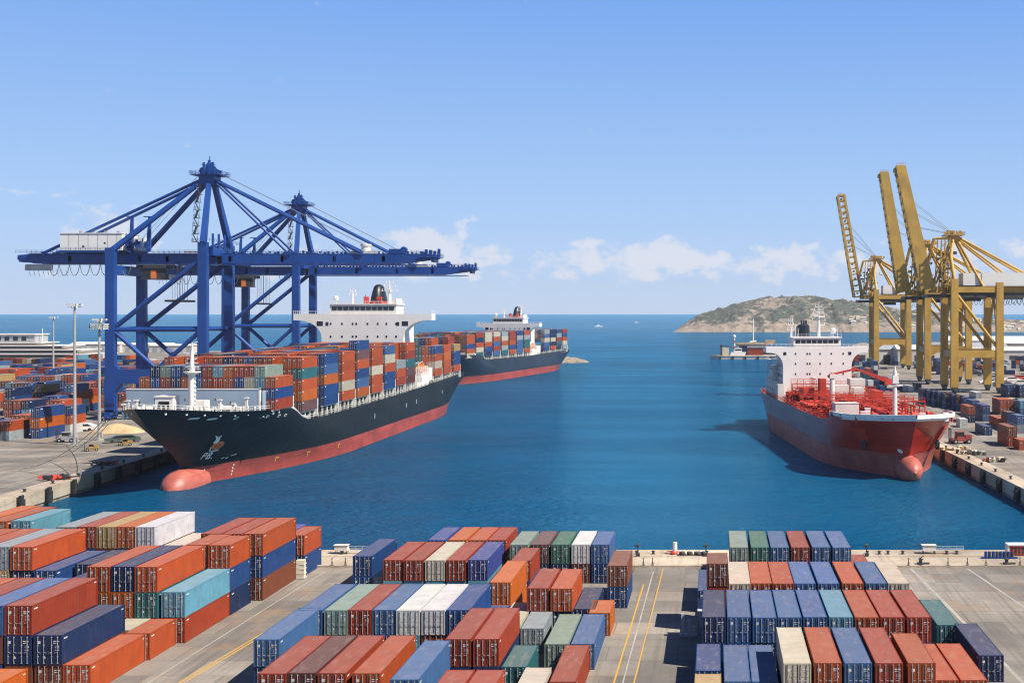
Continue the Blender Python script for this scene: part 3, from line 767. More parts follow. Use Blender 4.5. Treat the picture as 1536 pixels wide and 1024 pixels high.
for d in (560, 580, 610, 640, 680, 720, 760, 800, 850, 900, 960):
    x = 66 + rnd.uniform(0, 6)
    lim = 92 if d < 700 else 300
    while x < lim:
        if rnd.random() < .25: x += rnd.choice([5, 9, 14])
        if 101 < x < 134 and d < 830: x = 136
        if x > 134 and d < 600: break
        for t in range(rnd.choice([1, 1, 2, 2, 3]) if x > 92 else rnd.choice([1, 2])): stuff_add(rnd.choice(['blue', 'navy blue', 'navy blue', 'steel blue', 'rust red', 'grey', 'white', 'brick red', 'teal']), (x, d, GZ + t * 2.7), 0, 12.19, 2.7)
        x += 2.7

# ------------------------------------------------------------------ ships
def lerp(a, b, t): return a + (b - a) * t
def pw(tab, x):
    if x <= tab[0][0]: return tab[0][1]
    for (a, fa), (b, fb) in zip(tab, tab[1:]):
        if x <= b: return fa + (fb - fa) * (x - a) / (b - a)
    return tab[-1][1]
class Hull:
    def __init__(s, L, B, stem, zdeck, ent=(75, 38), run=(60, 40), rt=(.6, .1), zb=4.0, p=(1.9, 2.4)):
        s.L, s.B, s.stem, s.zd, s.ent, s.run, s.rt, s.zb, s.p = L, B, stem, zdeck, ent, run, rt, zb, p
    def zdeck(s, y): return pw(s.zd, y)
    def hb(s, y, z):
        zr = max(0, min(1, z / s.zd[0][1])); st = pw(s.stem, z)
        e = lerp(s.ent[0], s.ent[1], zr ** 1.3); t = max(0, min(1, (y - st) / e)); p = lerp(s.p[0], s.p[1], zr)
        b = s.B / 2 * (1 - (1 - t) ** p)
        r0 = lerp(s.run[0], s.run[1], zr); r = max(0, (y - (s.L - r0)) / r0); a = lerp(s.rt[0], s.rt[1], min(1, zr * 1.5))
        return b * (1 - a * r * r)
    def zmin(s, y):
        r = max(0, (y - (s.L - 24)) / 24); return -3 + 8.2 * r ** 1.6
    def grid(s, z0f, z1f, us, nk):
        """rows of points on the +x side"""
        rows = []
        for k in range(nk + 1):
            row = []
            for u in us:
                zz = lerp(z0f(s.L * u), z1f(s.L * u), k / nk)
                y = u * s.L
                for _ in range(3):
                    st = pw(s.stem, zz); y = st + u * (s.L - st); zz = lerp(z0f(y), z1f(y), k / nk)
                row.append(Vector((s.hb(y, zz) if u > 0 else 0, y, zz)))
            rows.append(row)
        return rows
    def shell(s, rows, m=0, b=None):
        b = b or MB(); n = len(rows[0]); nk = len(rows)
        for sgn in (1, -1):
            vs = [Vector((p.x * sgn, p.y, p.z)) for r in rows for p in r]
            fs = []
            for k in range(nk - 1):
                for i in range(n - 1):
                    q = (k * n + i, k * n + i + 1, (k + 1) * n + i + 1, (k + 1) * n + i); fs.append(q if sgn > 0 else q[::-1])
            b.add(vs, fs, m)
        # transom
        pts = [r[-1] for r in rows]; vs = [Vector((p.x, p.y, p.z)) for p in pts] + [Vector((-p.x, p.y, p.z)) for p in pts]; k = len(pts)
        b.add(vs, [(i, i + 1, k + i + 1, k + i) for i in range(k - 1)], m)
        return b
    def us(s, n=90): return sorted(set([0] + [(i / n) ** 1.5 for i in range(1, n + 1)] + [j / 40 for j in range(1, 41)]))
    def on(s, y, z, off=.06, sgn=1):
        e = .5; b0 = s.hb(y, z); ty = Vector((s.hb(y + e, z) - b0, e, 0)); tz = Vector((s.hb(y, z + e) - b0, 0, e))
        n = ty.cross(tz).normalized()
        if n.x < 0: n = -n
        p = Vector((b0, y, z)) + n * off
        return Vector((p.x * sgn, p.y, p.z))
    def patch(s, b, poly, m=0, off=.06, sgn=1):
        """polygon given in (y, z) laid on the shell plating"""
        a = [s.on(y, z, off, sgn) for y, z in poly]; c = [s.on(y, z, off - .25, sgn) for y, z in poly]; n = len(poly)
        b.add(a + c, [tuple(range(n)), tuple(range(2 * n - 1, n - 1, -1))] + [(i, n + i, n + (i + 1) % n, (i + 1) % n) for i in range(n)], m)
def quad(y, z, w, h): return [(y - w / 2, z - h / 2), (y + w / 2, z - h / 2), (y + w / 2, z + h / 2), (y - w / 2, z + h / 2)]
def bulb(c, r, ln, m):
    b = MB(); n = 20; rings = []
    K = 12
    for k in range(K + 1):
        t = (k / K) ** 1.9; y = -ln * .42 + ln * t; rr = r * (math.sin(min(1, t / .40) * math.pi / 2) ** .48 if t > 0 else .02) * (1 - .12 * max(0, t - .4))
        rings.append((y, max(.03, rr)))
    pts = [(c[0] + rr * .92 * math.cos(2 * math.pi * i / n), c[1] + y, c[2] + rr * math.sin(2 * math.pi * i / n) + .05 * y) for y, rr in rings for i in range(n)]
    fs = [(k * n + i, k * n + (i + 1) % n, (k + 1) * n + (i + 1) % n, (k + 1) * n + i) for k in range(K) for i in range(n)]
    fs.append(tuple(range(n)))
    return b.add(pts, fs)
def wing_house(b, xc, hw, bw, y0, y1, zlo, ztop, wing_h, curve, m=0, wy=None):
    """accommodation front with bridge wings that curve down to the narrower body; y0 is the front"""
    prof = [(-hw, ztop), (hw, ztop), (hw, ztop - wing_h)]
    for i in range(1, 9):
        t = i / 8 * math.pi / 2
        prof.append((bw + (hw - 1.5 - bw) * (1 - math.sin(t)) ** 1.0, ztop - wing_h - curve * (1 - math.cos(t)) - .3 * i / 8))
    prof.append((bw, zlo)); prof.append((-bw, zlo))
    left = [(-x, z) for x, z in prof[2:-2]][::-1]
    prof = prof + left
    wy = wy or (y0 + 6)
    b.prism([(xc + x, y0, z) for x, z in prof][::-1], (0, wy - y0, 0), m)
    b.bx(xc - bw + .002, xc + bw - .002, wy, y1, zlo, ztop - .6, m)

def lifeboat(par, loc, ln=9.0):
    b = MB(); n = 12; K = 10
    pts = []; fs = []
    for k in range(K + 1):
        t = k / K; r = math.sin(math.pi * min(.97, max(.03, t))) ** .45 * 1.5
        for i in range(n): a = 2 * math.pi * i / n; pts.append((loc[0] + r * math.cos(a), loc[1] - ln / 2 + ln * t, loc[2] + r * 1.05 * math.sin(a)))
    fs = [(k * n + i, k * n + (i + 1) % n, (k + 1) * n + (i + 1) % n, (k + 1) * n + i) for k in range(K) for i in range(n)] + [tuple(range(n)), tuple(K * n + i for i in range(n))]
    b.add(pts, fs); b.box((loc[0], loc[1] + ln * .28, loc[2] + 1.7), (1.5, 1.8, .9))
    o = b.build('lifeboat', M['orange'], par)
    c = MB()
    for y in (-3.2, 3.2): c.path([(loc[0] - 1.8, loc[1] + y, loc[2] - 2.5), (loc[0] - 1.2, loc[1] + y, loc[2] + 2.2), (loc[0] + .3, loc[1] + y, loc[2] + 2.9)], .16)
    c.build('davit', M['white'], o)
def mast(par, name, base, h, r=.5, arms=((.55, 3.0), (.75, 2.2), (.9, 1.4)), mat='white', dishes=True):
    b = MB(); x, y, z = base
    b.tube((x, y, z), (x, y, z + h * .62), r, 0, 10, r * .7); b.tube((x, y, z + h * .62), (x, y, z + h), r * .45, 0, 8, r * .12)
    for f, wd in arms:
        b.beam((x - wd, y, z + h * f), (x + wd, y, z + h * f), .22, .18); b.beam((x, y - wd * .6, z + h * f), (x, y + wd * .6, z + h * f), .2, .16)
        for sx in (-1, 1): b.tube((x + sx * wd * .9, y, z + h * f), (x + sx * wd * .9, y, z + h * f + .9), .12, 0, 6)
    o = b.build(name, M[mat], par)
    if dishes:
        q = MB()
        for i, f in enumerate((.58, .70)): q.box((x, y - .8, z + h * f + .35), (3.6 - i, .22, .32))
        q.build('radar_scanner', M['white'], o)
    return o
def dish(b, c, r=.9):
    b.tube((c[0], c[1], c[2]), (c[0], c[1], c[2] + 1.2), .16); b.lathe((c[0], c[1], c[2] + 1.2 + r * .8), [(.05, -r), (r * .7, -r * .7), (r, 0), (r * .72, r * .68), (.05, r)], 0, 12)

STEM_C = [(-3, 23), (0, 23.5), (3, 23), (5, 21.5), (8, 17.5), (12, 10.5), (16, 4.5), (19.6, 0)]
def ship_hull_parts(root, H, hullmat, bootmat, deckmat, bulb_at, br, bl, lower_name='boot_topping'):
    us = H.us()
    rows = H.grid(lambda y: max(H.zb, H.zmin(y)), H.zdeck, us, 14)
    hull = H.shell(rows).build('hull', M[hullmat] if isinstance(hullmat, str) else hullmat, root, smooth=True, recalc=False)
    lo = H.grid(H.zmin, lambda y: max(H.zb, H.zmin(y) + .02), us, 6)
    boot = H.shell(lo).build(lower_name, M[bootmat], root, smooth=True)
    if br: bulb(bulb_at, br, bl, 0).build('bulbous_bow', M['boot_pink'], root, smooth=True)
    d = MB(); pts = []; ys = [H.L * u for u in us[1:]]
    for y in ys:
        z = H.zdeck(y) - 1.1; pts += [(H.hb(y, z) - .05, y, z), (-H.hb(y, z) + .05, y, z)]
    d.add(pts, [(2 * i, 2 * i + 2, 2 * i + 3, 2 * i + 1) for i in range(len(ys) - 1)])
    d.build('deck', M[deckmat], root)
    return hull, boot

def container_ship(name, label, X, Y, rz, seed, bays, L, zd, hullmat, emblem, ncol, half, sup_y, sup, fine):
    """bays: (front y, length, base z, number of tiers at the lit outer edge, colours top to bottom of the outer stack, general tiers)"""
    rr = random.Random(seed)
    root = empty(name, (X, Y, 0), rz); tag(root, label, 'container ship')
    H = Hull(L, 2 * half, STEM_C, zd, zb=4.1)
    hull, boot = ship_hull_parts(root, H, hullmat, 'boot', 'deckgreen', (0, 22.0, -.1), 4.3, 14)
    # bulwark cap and rails round the forecastle and along the main deck
    b = MB(); ysf = [.6, 2, 4, 7, 11, 16, 22, 28, 34, 38]
    for sg in (1, -1):
        b.rail([(sg * max(.1, H.hb(y, H.zdeck(y)) - .25), y, H.zdeck(y)) for y in ysf], 1.0, 1.6, .09)
        b.rail([(sg * (H.hb(y, H.zdeck(y)) - .25), y, H.zdeck(y)) for y in range(58, int(L) - 2, 6)], 1.1, 2.0, .08)
    b.build('railing', M['offwhite'], root)
    b = MB()                                     # white slope where the forecastle bulwark ends
    for sg in (1, -1):
        a = [(41.5, H.zdeck(41.5)), (50, H.zdeck(50)), (57, H.zdeck(57) + .1), (60, H.zdeck(60) + .1), (60, H.zdeck(60) - .0), (56, H.zdeck(56) - .5), (50, H.zdeck(50) - .7)]
        poly = [(sg * (H.hb(y, z) - .35), y, z + .7) for y, z in [(42, H.zdeck(42)), (48, H.zdeck(48)), (54, H.zdeck(54)), (60, H.zdeck(60)), (60, H.zdeck(60) - 1.0), (44, H.zdeck(60) - 1.0)]]
        b.prism(poly, (-.25 * sg, 0, 0))
    b.build('bulwark', M['offwhite'], root)
    # forecastle gear
    fz = H.zdeck(20) - 1.1
    for (x, y) in ((-7, 20), (7, 20), (-9, 27), (8.5, 28)):
        q = MB(); q.tube((x - 1.6, y, fz + 1.1), (x + 1.6, y, fz + 1.1), .75, 0, 12); q.tube((x - 1.7, y, fz + 1.1), (x - 1.5, y, fz + 1.1), 1.15, 0, 14); q.tube((x + 1.5, y, fz + 1.1), (x + 1.7, y, fz + 1.1), 1.15, 0, 14); q.box((x, y + .3, fz + .3), (4.4, 1.6, .6)); q.box((x + 2.4, y, fz + .9), (1.2, 1.3, 1.5))
        q.build('mooring_winch', M['offwhite'], root)
    for i in range(16):
        sg = 1 if i % 2 else -1; y = 4 + i * 2.1; x = sg * max(.4, H.hb(y, H.zdeck(y)) - 1.6)
        q = MB()
        for dx in (-.5, .5): q.tube((x + dx, y, H.zdeck(y) - 1.1), (x + dx, y, H.zdeck(y) + .5 + .3 * (i % 3)), .26, 0, 8); q.tube((x + dx, y, H.zdeck(y) + .4), (x + dx, y, H.zdeck(y) + .55), .36, 0, 8)
        q.build('mooring_bollard', M['offwhite'], root)
    q = MB(); q.bx(-6.2, -2.2, 23, 26.5, fz, fz + 4.2); q.bx(-6.4, -2.0, 22.8, 26.7, fz + 4.2, fz + 4.4); q.bx(-5.4, -3.0, 22.9, 23, fz + 1.6, fz + 3.2, 1)
    q.build('deckhouse', [M['white'], M['glass']], root); each('deck_locker', [(1.4, 4.2, 25, 28, fz, fz + 3.2), (11.4, 13.6, 36, 38.4, fz, fz + 2.6)], M['white'], root)
    for x, y, h in ((-10, 16, 3), (-12, 22, 3.4), (5, 15, 2.6), (9, 22, 3.6), (12, 30, 3.5), (14, 34, 4.5), (-3, 12, 2.2), (0, 9, 2), (-8, 12, 2.2), (6.5, 20, 2.4), (3.6, 11, 2.0), (-13.5, 29, 3.0), (10.5, 26, 2.4), (-4, 18, 2.6)): q = MB(); q.box((x, y, fz + h / 2), (.55, .55, h)); q.box((x, y, fz + h), (.9, .9, .3)); q.build('ventilator', M['offwhite'], root)
    # foremast
    m = MB(); mx, my = 1.8, 24; m.tube((mx, my, fz), (mx, my, fz + 9.8), .85, 0, 14, .75); m.lathe((mx, my, fz + 9.8), [(.8, -.5), (1.9, 0), (1.9, .25), (.5, .3)], 0, 16)
    m.tube((mx, my, fz + 9.8), (mx, my, fz + 14.6), .6, 0, 12, .35); m.tube((mx, my, fz + 14.6), (mx, my, fz + 16.6), .22, 0, 8, .12)
    for k, z in enumerate((11, 12, 13, 14)): m.beam((mx - 1.6 + k * .2, my, fz + z), (mx + 1.6 - k * .2, my, fz + z), .22, .2)
    m.tube((mx, my, fz + 16.4), (mx + 1.2, my, fz + 16.8), .12); m.beam((mx - 1.9, my, fz + 14.3), (mx + .6, my, fz + 14.3), .16, .2)
    for z in range(0, 9): m.box((mx + .95, my - .3, fz + z + .5), (.45, .35, .08))
    if not fine: m = MB(); m.tube((mx, my, fz), (mx, my, fz + 4), .8)
    fm = m.build('foremast', M['white'], root)
    q = MB(); q.rail([(mx + 1.85 * math.cos(a * math.pi / 5), my + 1.85 * math.sin(a * math.pi / 5), fz + 10.05) for a in range(11)], 1.1, 1, .07); q.build('mast_platform_rail', M['white'], fm) if fine else None
    if fine:
        # wave breaker in front of the first bay
        q = MB(); bz0, bz1 = 14.8, 21.6; by = bays[0][0] - 1.6
        q.bx(-half - 0.2, half - 3.4, by - .35, by, bz0, bz1); q.bx(half - 3.4, half - 3.0, by - .45, by + .1, bz0, bz1 + .4, 1); q.bx(-half - .2, half - 3.0, by - .45, by + .1, bz1, bz1 + .25, 1)
        for i in range(9): q.box((-half + 3 + i * 3.6, by - .4, bz0 + 3.6 + (i % 2) * .9), (.16, .06, .9 - (i % 2) * .5), 2); 
        for i in range(11): q.box((-half + 2 + i * 3.0, by + .8, (bz0 + bz1) / 2), (.3, 1.6, bz1 - bz0 - .5))
        q.build('wave_breaker', [M['breakwater'], M['white'], M['dark']], root)
        # marks on the hull: emblem, draught and bow-thruster marks, fairleads
        e = MB(); cy, cz_ = 27.5, 9.0
        def EP(b, poly, m, off): H.patch(b, [(cy + (y - cy) * .55 - .95 * (z - cz_) * .64, cz_ + (z - cz_) * .64) for y, z in poly], m, off)
        EP(e, [(cy + 2.9 * math.cos(t * math.pi / 12) * .95 + .9 * math.sin(t * math.pi / 12), cz_ + 1.55 * math.sin(t * math.pi / 12)) for t in range(24)], 0, .10)
        EP(e, [(cy + 1.7 * math.cos(t * math.pi / 8) + .5 * math.sin(t * math.pi / 8), cz_ + .75 * math.sin(t * math.pi / 8)) for t in range(16)], 3, .13)
        EP(e, [(cy + .9 * math.cos(t * math.pi / 6), cz_ + .32 * math.sin(t * math.pi / 6)) for t in range(12)], 0, .15)
        EP(e, [(cy - 2.6, cz_ + 1.2), (cy - 1.2, cz_ + .9), (cy - .2, cz_ + 1.7), (cy + .2, cz_ + 2.5), (cy - .1, cz_ + 3.1), (cy + .6, cz_ + 3.9), (cy - .1, cz_ + 3.8), (cy - .7, cz_ + 3.2), (cy - 1.3, cz_ + 3.7), (cy - 2.6, cz_ + 4.2), (cy - 1.9, cz_ + 3.3), (cy - 1.7, cz_ + 2.4)], 1, .11)
        EP(e, [(cy - 4.2, cz_ - 2.1), (cy - 1.6, cz_ - 1.8), (cy + .8, cz_ - 1.75), (cy + .5, cz_ - 2.1), (cy - 2, cz_ - 2.25)], 2, .11)
        EP(e, [(cy - 3.9, cz_ - 2.0), (cy - 3.2, cz_ - .3), (cy - 2.9, cz_ - .5), (cy - 3.4, cz_ - 1.9)], 2, .11)
        e.build('emblem', [M['orange'], M['white'], M['offwhite'], M['tank_red']], root)
        t = MB()
        def stroke(y, z, segs, sc_=.9):
            for (a0, b0, a1, b1) in segs: 
                dy, dz = (a1 - a0), (b1 - b0); l = math.hypot(dy, dz) or 1; nx, nz_ = -dz / l * .12, dy / l * .12
                H.patch(t, [(y + (a0 + nx) * sc_, z + (b0 + nz_) * sc_), (y + (a1 + nx) * sc_, z + (b1 + nz_) * sc_), (y + (a1 - nx) * sc_, z + (b1 - nz_) * sc_), (y + (a0 - nx) * sc_, z + (b0 - nz_) * sc_)], 0, .09)
        P_ = [(0, 0, 0, 1.6), (0, 1.6, .8, 1.5), (.8, 1.5, .8, .85), (.8, .85, 0, .75)]; E8 = [(0, 0, 0, 1.6), (0, 1.6, .8, 1.5), (.8, 1.5, .7, .9), (.7, .9, 0, .8), (.7, .9, .9, .1), (.9, .1, 0, 0)]
        stroke(26.0, 5.9, P_, .9); stroke(27.3, 5.9, E8, .9); stroke(28.6, 5.9, [(0, 0, .3, 0)], .9)
        for y, z in ((32.0, 5.4), (33.2, 5.3), (34.4, 5.8), (35.2, 5.9)): stroke(y, z, [(0, 0, .8, .2)], .8)
        for y in (28.6, 37.0): 
            for k in range(4): stroke(y, .8 + k * .75, [(0, 0, 0, .4)], 1)
        t.build('hull_marking', M['white'], root)
        q = MB()
        for y, z in ((52, 3.2), (66, 3.0), (84, 3.1)): H.patch(q, quad(y, z, 1.4, .3), 0, .09); H.patch(q, quad(y - .5, z - .5, .3, 1.0), 0, .09)
        q.build('hull_marking', M['yellow'], root)
        for y in (13, 17.5): q = MB(); H.patch(q, quad(y, H.zdeck(y) - 1.7, 2.2, .35), 0, .08); q.build('fairlead', M['offwhite'], root)
        for y in (24, 35, 40, 43): q = MB(); H.patch(q, quad(y, H.zdeck(y) - 1.6, 1.0, .6), 0, .08); H.patch(q, quad(y, H.zdeck(y) - 1.6, .6, .3), 1, .11); q.build('fairlead', [M['offwhite'], M['dark']], root)
        for y in (118, 156, 170, 210): q = MB(); H.patch(q, quad(y, H.zdeck(y) - 4.5, .25, 1.4), 0, .09); q.build('draught_mark', M['offwhite'], root)
    # lashing bridges in the gaps and hatch coamings
    for i, (by, bl, bz, n, cs, gen) in enumerate(bays):
        q = MB(); zdk = H.zdeck(by) - 1.1
        q.bx(-half + 2.2, half - 2.2, by + .3, by + bl - .3, zdk, bz - .35)
        q.build('hatch_coaming', M['dark'], root)
        q = MB()
        for sg in (1, -1):
            for yy in (by + .5, by + bl * .36, by + bl * .66, by + bl - .5): q.box((sg * (half - .9), yy, (zdk + bz) / 2), (.4, .4, bz - zdk))
            q.box((sg * (half - .9), by + bl / 2, bz - .15), (.5, bl, .28))
        yy = by + bl + .9
        for sg in (1, -1): q.box((sg * (half - .7), yy, (zdk + bz + 2.6) / 2), (.7, .5, bz + 2.6 - zdk)); q.box((sg * (half - 2.9), yy, (zdk + bz) / 2), (.4, .4, bz - zdk))
        q.box((0, yy, bz + 2.3), (2 * half - 2, .5, .25)); q.box((0, yy, bz - .2), (2 * half - 2, .5, .3))
        q.build('lashing_bridge', M['offwhite'], root)
    # accommodation block
    sxc, hw, bw, zt = sup
    y0 = sup_y; b = MB(); zlo = H.zdeck(y0) - 1.1
    wing_house(b, sxc, hw, bw, y0, y0 + 15, zlo, zt, 2.3, 6.0)
    S_ = b.build('accommodation', M['white'], root)
    wl = [cbox((sxc + bw * fx * 1.25, y0 - .02, zz), (.55, .1, .75)) for zz in (zt - 3.6, zt - 8.2) for fx in (-.62, -.40, -.19, -.12, .10, .30, .47, .66)]
    for sx in (-1, 1): wl += [cbox((sxc + sx * (bw + .6), y0 - .02, zt - 3.5), (2.2, .1, 1.6)), cbox((sxc + sx * (bw - 2.0), y0 - .02, zt - 3.6), (1.0, .1, 1.3))]
    each('window', wl, M['glass'], S_)
    q = MB(); q.rail([(sxc - hw, y0 + .1, zt), (sxc + hw, y0 + .1, zt)], 1.1, 2, .07); q.rail([(sxc + hw - .1, y0, zt), (sxc + hw - .1, y0 + 6, zt)], 1.1, 2, .07); q.rail([(sxc - hw + .1, y0, zt), (sxc - hw + .1, y0 + 6, zt)], 1.1, 2, .07)
    q.build('railing', M['white'], S_)
    wh = MB(); hwid = hw * .48
    wh.bx(sxc - hwid, sxc + hwid, y0 + .6, y0 + 11, zt - .3, zt + 3.3); wh.bx(sxc - hwid - .5, sxc + hwid + .5, y0 + .2, y0 + 11.3, zt + 3.3, zt + 3.7); wh.bx(sxc + hwid - 1.6, sxc + hwid, y0 + 1, y0 + 9, zt + 3.7, zt + 5.6)
    wo_ = wh.build('wheelhouse', M['white'], root)
    n = 11; st_ = (2 * hwid - 1.2) / n
    each('window', [(sxc - hwid + .6 + i * st_ + .15, sxc - hwid + .6 + (i + 1) * st_ - .15, y0 + .5, y0 + .62, zt + 1.3, zt + 2.6) for i in range(n)], M['glass'], wo_)
    q = MB(); q.rail([(sxc - hwid, y0 + .6, zt + 3.7), (sxc + hwid, y0 + .6, zt + 3.7), (sxc + hwid, y0 + 11, zt + 3.7)], 1.1, 1.6, .08); q.build('railing', M['white'], wo_)
    # funnel: black, tapering, rounded on top, on a red foot
    fx = sxc + hwid * .08; fy = y0 + 18; ff = MB()
    ff.lathe((fx, fy, zt + 3), [(2.9, 1.6), (2.8, 2.8), (2.3, 5.2), (1.7, 7.2), (1.0, 7.9), (.05, 8.1)], 0, 18, (1, 1.7))
    fo = ff.build('funnel', M['black'], root, smooth=True)
    q = MB(); q.lathe((fx, fy, zt - 3), [(4.3, 0), (4.3, 7.4), (2.92, 7.55)], 0, 18, (1, 1.5)); q.box((fx - 2.4, y0 + 10, zt + 5), (1.6, 1.6, 2.6)); q.box((fx + 2.4, y0 + 10, zt + 5), (1.6, 1.6, 2.6)); q.build('funnel_foot', M['red'], fo)
    for dx, h in ((-4.4, 7), (-3.4, 5.6), (4.6, 6.6), (3.6, 5.2)): q = MB(); q.tube((fx + dx, fy - 2, zt + 2), (fx + dx, fy - 2, zt + h), .14); q.beam((fx + dx - 1, fy - 2, zt + h - 1.2), (fx + dx + 1, fy - 2, zt + h - 1.2), .12, .12); q.build('exhaust_pipe', M['black'], fo)
    mast(root, 'radar_mast', (sxc + hwid * .66, y0 + 7, zt + 3.6), 8.6, .75)
    mast(root, 'signal_mast', (sxc - hwid * .44, y0 + 6, zt + 3.6), 5.6, .45, ((.6, 1.3), (.8, 1)), dishes=False)
    q = MB(); dish(q, (sxc - hwid * .9, y0 + 4, zt + 3.7), 1.0); q.build('satellite_dome', M['white'], root)
    # engine casing, lifeboats, deck crane behind the accommodation
    q = MB(); q.bx(sxc - bw * .55, sxc + bw * .55, y0 + 15, y0 + 23, zlo, zt - 4); q.bx(half - 6.5, half - 1.5, y0 + 2, y0 + 14, zlo, zlo + 4.2); q.bx(half - 5.5, half - 1.2, y0 + 12, y0 + 20, zlo, zlo + 7); q.bx(half - 1.5, half - 1.2, y0 - 6, y0 + 20, zlo, zlo + 2.4)
    for i in range(6): q.box((half - 2, y0 + i * 3.2 - 4, zlo + 5), (.4, .4, 6))
    q.build('engine_casing', M['white'], root)
    lifeboat(root, (half - 3.4, y0 + 7, zlo + 6.6), 8.5); lifeboat(root, (-half + 3.4, y0 + 7, zlo + 6.6), 8.5)
    return root, H

def cargo(root_xy, rz, bays, ncol, half, seed, group, shipname, individual_bays):
    rr = random.Random(seed); pitch = 2.5; X, Y = root_xy; ca, sa = math.cos(rz), math.sin(rz)
    pal = (['navy blue'] * 5 + ['steel blue'] * 4 + ['grey'] * 4 + ['teal'] * 3 + ['brick red'] * 4 + ['rust red'] * 4 + ['blue'] * 3 + ['cream', 'mauve', 'maroon', 'orange', 'light blue']) if seed == 33 else ['brick red'] * 5 + ['rust red'] * 6 + ['blue'] * 5 + ['navy blue'] * 4 + ['steel blue'] * 2 + ['orange'] * 2 + ['teal', 'light blue', 'maroon', 'brown', 'grey', 'cream', 'sage green']
    for bi, (by, bl, bz, n, cs, gen) in enumerate(bays):
        hi = 2.62 if bi == 0 else 2.78
        for c in range(ncol[bi] if isinstance(ncol, list) else ncol):
            x = half - 1.25 - c * pitch - .15
            tiers = n if c == 0 else gen(c, rr)
            run = rr.choice(pal)
            for t in range(tiers):
                ly = by + bl / 2; p = (X + x * ca - ly * sa, Y + x * sa + ly * ca, bz + t * hi)
                if c == 0: k = cs[min(len(cs) - 1, n - 1 - t)]
                else:
                    k = rr.choice(pal) if rr.random() < .7 else run
                ind = False
                if bi in individual_bays:
                    if c == 0: ind = True
                    elif bi == 0: ind = t >= tiers - 2
                    elif bi <= 1: ind = t == tiers - 1
                if ind:
                    lev = 'topmost' if t == tiers - 1 else ORD[t] + ' tier'
                    where = 'outermost stack' if c == 0 else f'{ORD[c]} stack inboard'
                    place_mid(k, p, rz, bl, hi, f'{k} container, {lev}, {where}, {ORD[bi]} bay from bow, {shipname}', group)
                elif c == 0 or t >= tiers - 3 or bi == 0: stuff_add(k, p, rz, bl, hi, full=True)
g_ = lambda lo, hi_: (lambda c, rr: rr.randint(lo, hi_))
def topstep(base, jit=1):
    def f(c, rr): return max(2, base + (rr.choice([-1, 0, 0, 0]) if jit else 0))
    return f
def bay1(c, rr): return 4 if c < 12 else 3
SH1 = dict(X=-121.7, Y=252)
half1 = 17.3
U1 = [661, 621, 587, 560, 537, 515, 495, 478, 463, 420, 406, 391]
SIDE = [(16.6, 3, ['rust red', 'blue', 'brick red']), (14.6, 5, ['rust red', 'teal', 'rust red', 'orange', 'mauve']), (14.9, 5, ['blue', 'steel blue', 'orange', 'blue', 'blue']),
        (15.0, 5, ['rust red', 'rust red', 'rust red', 'cream', 'rust red']), (15.0, 6, ['blue', 'mauve', 'rust red', 'blue', 'steel blue', 'orange']), (15.2, 5, ['rust red', 'rust red', 'cream', 'rust red', 'rust red']),
        (15.4, 5, ['steel blue', 'cream', 'rust red', 'blue', 'blue']), (15.8, 3, ['grey', 'rust red', 'brick red']), (15.8, 5, ['rust red', 'brick red', 'teal', 'mauve', 'maroon']),
        (16.2, 4, ['blue', 'rust red', 'cream', 'rust red']), (16.2, 4, ['rust red', 'orange', 'rust red', 'rust red']), (16.2, 4, ['tan', 'blue', 'blue', 'rust red'])]
GEN1 = [bay1, topstep(5, 1), topstep(5), topstep(5), topstep(5, 1), topstep(5), topstep(5), topstep(5), topstep(5), (lambda c, rr: 4 if c < 3 else 0), topstep(5), topstep(5)]
bays1 = [(105.2 * F / u - SH1['Y'], 12.0, z, n, cs, gg) for u, (z, n, cs), gg in zip(U1, SIDE, GEN1)]
zd1 = [(0, 19.6), (20, 17.4), (40, 16.4), (47, 16.1), (54, 13.2), (58, 12.4), (70, 12.2), (150, 12.9), (258, 15.2)]
ship1, H1 = container_ship('container_ship', 'large black container ship with red waterline and white bridge at the left quay', SH1['X'], SH1['Y'], 0, 5, bays1, 258, zd1, 'hull_black', True, 14, half1, 182, (-5.2, 25.0, 14.8, 39.6), True)
cargo((SH1['X'], SH1['Y']), 0, bays1, [13] + [14] * 11, half1, 21, 'containers stacked on the large container ship', 'large black ship', set(range(12)))
# second ship, angled, further out
SH2 = dict(X=-159.5, Y=628); RZ2 = -R(8.9)
bays2 = []
y = 40
while y < 236:
    if not 150 < y < 178: bays2.append((y, 12.0, 15, 5, [rnd.choice(['navy blue', 'steel blue', 'blue', 'grey', 'rust red', 'brick red', 'cream', 'teal']) for _ in range(5)], topstep(5)))
    y += 14.6
zd2 = [(0, 19.6), (25, 17.4), (62, 16.2), (70, 13.0), (150, 12.6), (254, 13.8)]
ship2, H2 = container_ship('container_ship', 'farther dark navy container ship anchored beyond the black ship near the breakwater', SH2['X'], SH2['Y'], RZ2, 8, bays2, 254, zd2, 'hull_navy', False, 14, half1, 160, (0, 21.5, 13.5, 33.5), False)
cargo((SH2['X'], SH2['Y']), RZ2, bays2, 14, half1, 33, 'containers stacked on the farther container ship', 'farther ship', set())

